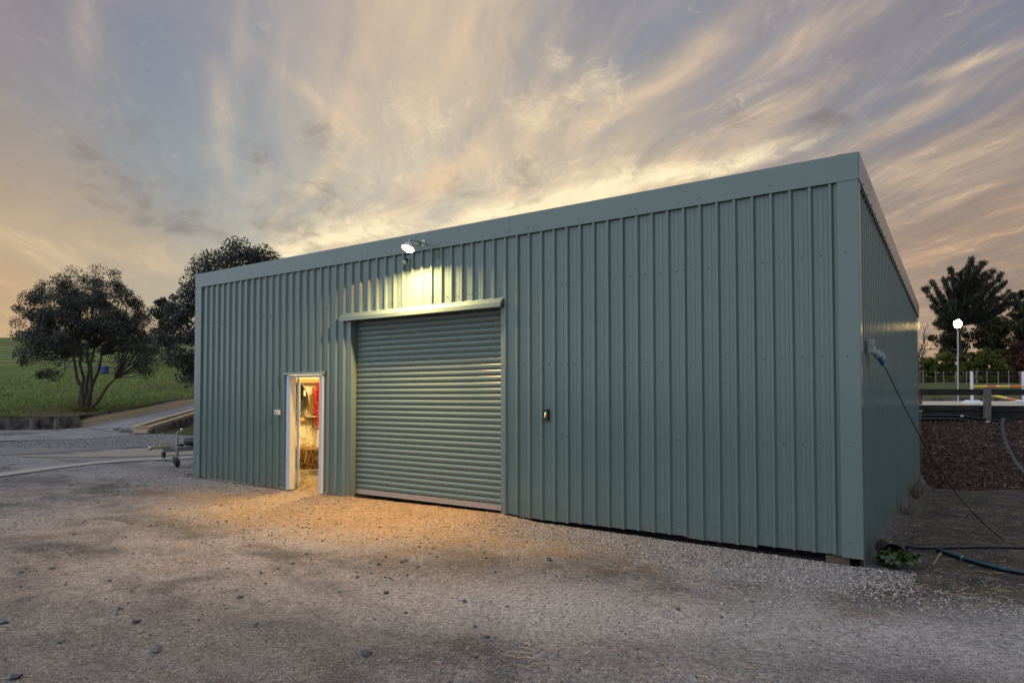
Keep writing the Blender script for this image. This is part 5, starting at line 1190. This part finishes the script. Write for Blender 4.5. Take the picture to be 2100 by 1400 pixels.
# wire fence posts in front of the hedge
wf = empty('wire_fence', at(1960, 787, 55), 'thin wire fence on grey stakes in front of the hedge', 'fence')
for px, tl_ in ((1893, .03), (1919, .02), (1936, -.02), (1960, .03), (1982, .02), (2024, .02), (2047, .03), (2069, .01), (2092, .02), (2115, .02), (2140, 0)):
    b = at(px, 788, 55.5); MB().bar(b-[0, 0, .3], b+R_*tl_*1.1+[0, 0, 1.12], .07, .07, (1, 0, 0)).build('stake', simple('stake_%d' % px, (.20, .19, .175), .8) if px == 1893 else bpy.data.materials['stake_1893'], wf)
b = at(2003, 788, 55.5); MB().bar(b-[0, 0, .3], b+[0, 0, 1.15], .16, .16, (1, 0, 0)).build('strainer_post', MAT['post_timber'], wf)
for h in (.35, .7, 1.02): MB().tube([at(1860, 788, 55.5)+[0, 0, h], at(2150, 788, 55.5)+[0, 0, h]], .003, 4).build('wire', MAT['galv'], wf)

# hoses and pipes
def gl(px, py, r_, z=-.12):
    q = gp(px, py, z); return np.array([q[0], q[1], float(gh(q[0], q[1]))+r_])
hp = MAT['black_pipe'] = simple('black_pipe', (.016, .019, .026), .38, var=.15)
o = tag(MB().tube([gl(x, y, .021) for x, y in ((1858, 1116.5), (1900, 1117), (1960, 1117), (2020, 1117), (2070, 1116), (2110, 1113), (2160, 1108))], .021, 12).build('water_pipe', hp, None, True), 'plain black water pipe lying straight on the dark soil', 'pipe')
p2 = [gl(x, y, .026) for x, y in ((1922, 1122), (1940, 1128), (1975, 1139), (2015, 1151), (2060, 1163), (2105, 1172), (2160, 1184))]
sp = empty('striped_pipe', p2[0], 'black water pipe with a blue stripe curving across the soil', 'pipe')
MB().tube(p2, .026, 14).build('pipe_wall', hp, sp, True)
tv = -np.array([W_[0], W_[1], 0])
MB().tube([p+np.array([-.0165, -.0135, .0150]) for p in p2], .0042, 6).build('stripe', simple('blue_stripe', (.04, .24, .36), .4), sp, True)
k_ = p2[2]; MB().tube([p2[2]-(p2[3]-p2[2])*.06, p2[2]+(p2[3]-p2[2])*.06], .0285, 14).build('printed_band', simple('band_grey', (.22, .24, .28), .5), sp, True)
dh = [at(x, y, d)+np.array([0, 0, .05]) for x, y, d in ((2064, 866, 18.55), (2056, 864, 18.5), (2055, 878, 18.25), (2057, 895, 17.7), (2063, 915, 17.1), (2073, 937, 16.5), (2085, 957, 16.0), (2100, 974, 15.6), (2125, 995, 15.2))]
tag(MB().tube(dh, .066, 12).build('drain_hose', simple('grey_hose', (.032, .037, .048), .3, var=.12), None, True), 'thick grey drain hose draped down over the bark bank', 'hose')
ih = [at(x, y, 18.72) for x, y in ((1870, 852), (1890, 851.5), (1930, 851), (1965, 852), (1985, 854.5), (2010, 858), (2040, 861), (2070, 863), (2100, 868), (2140, 873))]
ho = empty('irrigation_line', ih[3], 'black irrigation line clipped along the arena boards', 'hose')
MB().tube(ih, .028, 9).build('line', simple('line_black', (.012, .016, .026), .35), ho, True)
MB().tube([p+[0, 0, -.10] for p in ih], .04, 9).build('line', hp, ho, True)
for px, py in ((1972, 852.5), (2024.5, 864), (2023, 866)): 
    q = at(px, py, 18.66); MB().bar(q-R_*.03, q+R_*.05, .03, .05).build('joiner', MAT['white_plastic'], ho)
bkt = empty('blue_handled_bucket', at(1882, 862, 17.9), 'pale bucket with a blue handle half hidden by shed corner', 'bucket')
q = at(1880.5, 861, 17.9); MB().lathe([(0, 0), (.10, 0), (.13, .26), (.135, .26), (.12, .2), (0, .02)], q, 18).build('bucket_body', simple('bucket_grey', (.3, .36, .42), .4), bkt, True)
MB().tube([q+[0, 0, .25]-R_*.0, q+R_*.10+[0, 0, .18], q+R_*.14+[0, 0, .08], q+R_*.13+[0, 0, -.02]], .012, 6).build('handle', MAT['blue_plastic'], bkt, True)

# overturned pot with trailing plant at the corner
pc_ = np.array([.20, .60, float(gh(.2, .6))+.11]); pot = empty('tipped_plant', pc_-[0, 0, .11], 'leafy plant spilling from a tipped black pot by the shed corner', 'plant')
axd = np.array([.35, -.93, -.12]); axd /= np.linalg.norm(axd); s1 = np.cross(axd, [0, 0, 1]); s1 /= np.linalg.norm(s1); s2 = np.cross(s1, axd)
mb = MB(); n = 22; prof = [(.02, -.17), (.085, -.17), (.125, .10), (.135, .10), (.135, .12), (.12, .12), (.08, -.14)]
mb.add([pc_+axd*z+(s1*math.cos(6.2832*j/n)+s2*math.sin(6.2832*j/n))*r_ for r_, z in prof for j in range(n)], [(i*n+j, i*n+(j+1) % n, (i+1)*n+(j+1) % n, (i+1)*n+j) for i in range(len(prof)-1) for j in range(n)]); mb.build('pot', MAT['black_plastic'], pot, True)
def ovate(P_, T_, N_, l):
    V = []; Fq = []
    for p, t, nn, ll in zip(P_, T_, N_, l):
        t = t/np.linalg.norm(t); s = np.cross(t, nn); s /= np.linalg.norm(s); up_ = np.cross(s, t); b = len(V)
        for k, w in ((0, .0), (.25, .30), (.55, .34), (.82, .18), (1, 0)):
            c = p+t*ll*k-up_*ll*.18*k*k
            V += [c-s*w*ll+up_*ll*.06*w*2, c, c+s*w*ll+up_*ll*.06*w*2]
        for k in range(4): Fq += [(b+3*k, b+3*k+1, b+3*k+4, b+3*k+3), (b+3*k+1, b+3*k+2, b+3*k+5, b+3*k+4)]
    return np.array(V), np.array(Fq)
r = np.random.default_rng(95); PP = []; TT = []; NN = []; LL = []; stm = MB()
for e, nl in ((gp(1845, 1168, -.1), 30), (gp(1892, 1172, -.1), 34), (gp(1882, 1150, -.1), 26), (gp(1822, 1166, -.1), 28), (gp(1862, 1138, -.05), 18), (gp(1806, 1158, -.1), 16)):
    a_ = pc_+axd*.06; e = np.array(e); e[2] = float(gh(e[0], e[1]))+.03+r.uniform(0, .04)
    pts = [a_+(e-a_)*k+np.array([0, 0, .05*math.sin(math.pi*k)]) for k in np.linspace(0, 1, 7)]; stm.tube(pts, .004, 5)
    for _ in range(nl):
        k = r.uniform(.15, 1); p = a_+(e-a_)*k+r.normal(size=3)*[.03, .03, .02]+[0, 0, .03]; p[2] = max(p[2], float(gh(p[0], p[1]))+.012); PP.append(p); TT.append((e-a_)+r.normal(size=3)*.25); NN.append(np.array([0, 0, 1])+r.normal(size=3)*.5); LL.append(r.uniform(.06, .10))
stm.build('stems', simple('stem_green', (.05, .07, .02), .6), pot)
V_, F_ = ovate(PP, TT, NN, LL); link_mesh('foliage', np_mesh('foliage', V_, F_), MAT['leaf_pot'], pot, True)
# stray peg in the soil, weeds along the side wall
pg = empty('flat_stake', gl(1915, 1148, 0), 'flat pale stake poking out of the soil before the pipes', 'stake')
MB().bar(gl(1912, 1151, -.01), gl(1930, 1134, .03)+[0, 0, .03], .02, .006).build('stake_blade', simple('pale_stake', (.20, .17, .13), .7), pg)
for i, (yy, lb) in enumerate(((1.15, 'dry weed at the side wall just behind the tipped pot'), (4.3, 'dry weed halfway along the side wall base'), (6.6, 'tall dry weed near the far end of the side wall'))):
    b = np.array([.12, yy, float(gh(.12, yy))]); V_, F_ = strands(46 if i < 2 else 70, lambda r: (b+r.normal(size=3)*[.05, .10, 0], np.array([r.normal()*.5+.2, r.normal()*.5, 1.1])), .20+.08*i, .003, 96+i, .1)
    tag(link_mesh('dry_weed', np_mesh('dry_weed', V_, F_), simple('weed_%d' % i, (.085, .065, .045), .9)), lb, 'weed', 'dry weeds along the side wall')

# ---------------------------------------------------------------- render settings
sc.view_settings.view_transform = 'Standard'; sc.view_settings.look = 'None'; sc.view_settings.exposure = 0; sc.view_settings.gamma = 1
sc.render.engine = 'CYCLES'
cy = sc.cycles
cy.use_denoising = True
try: cy.denoiser = 'OPENIMAGEDENOISE'
except Exception: pass
cy.max_bounces = 6; cy.diffuse_bounces = 3; cy.glossy_bounces = 3; cy.transmission_bounces = 2; cy.sample_clamp_indirect = 4
cy.caustics_reflective = False; cy.caustics_refractive = False
bpy.context.view_layer.update()
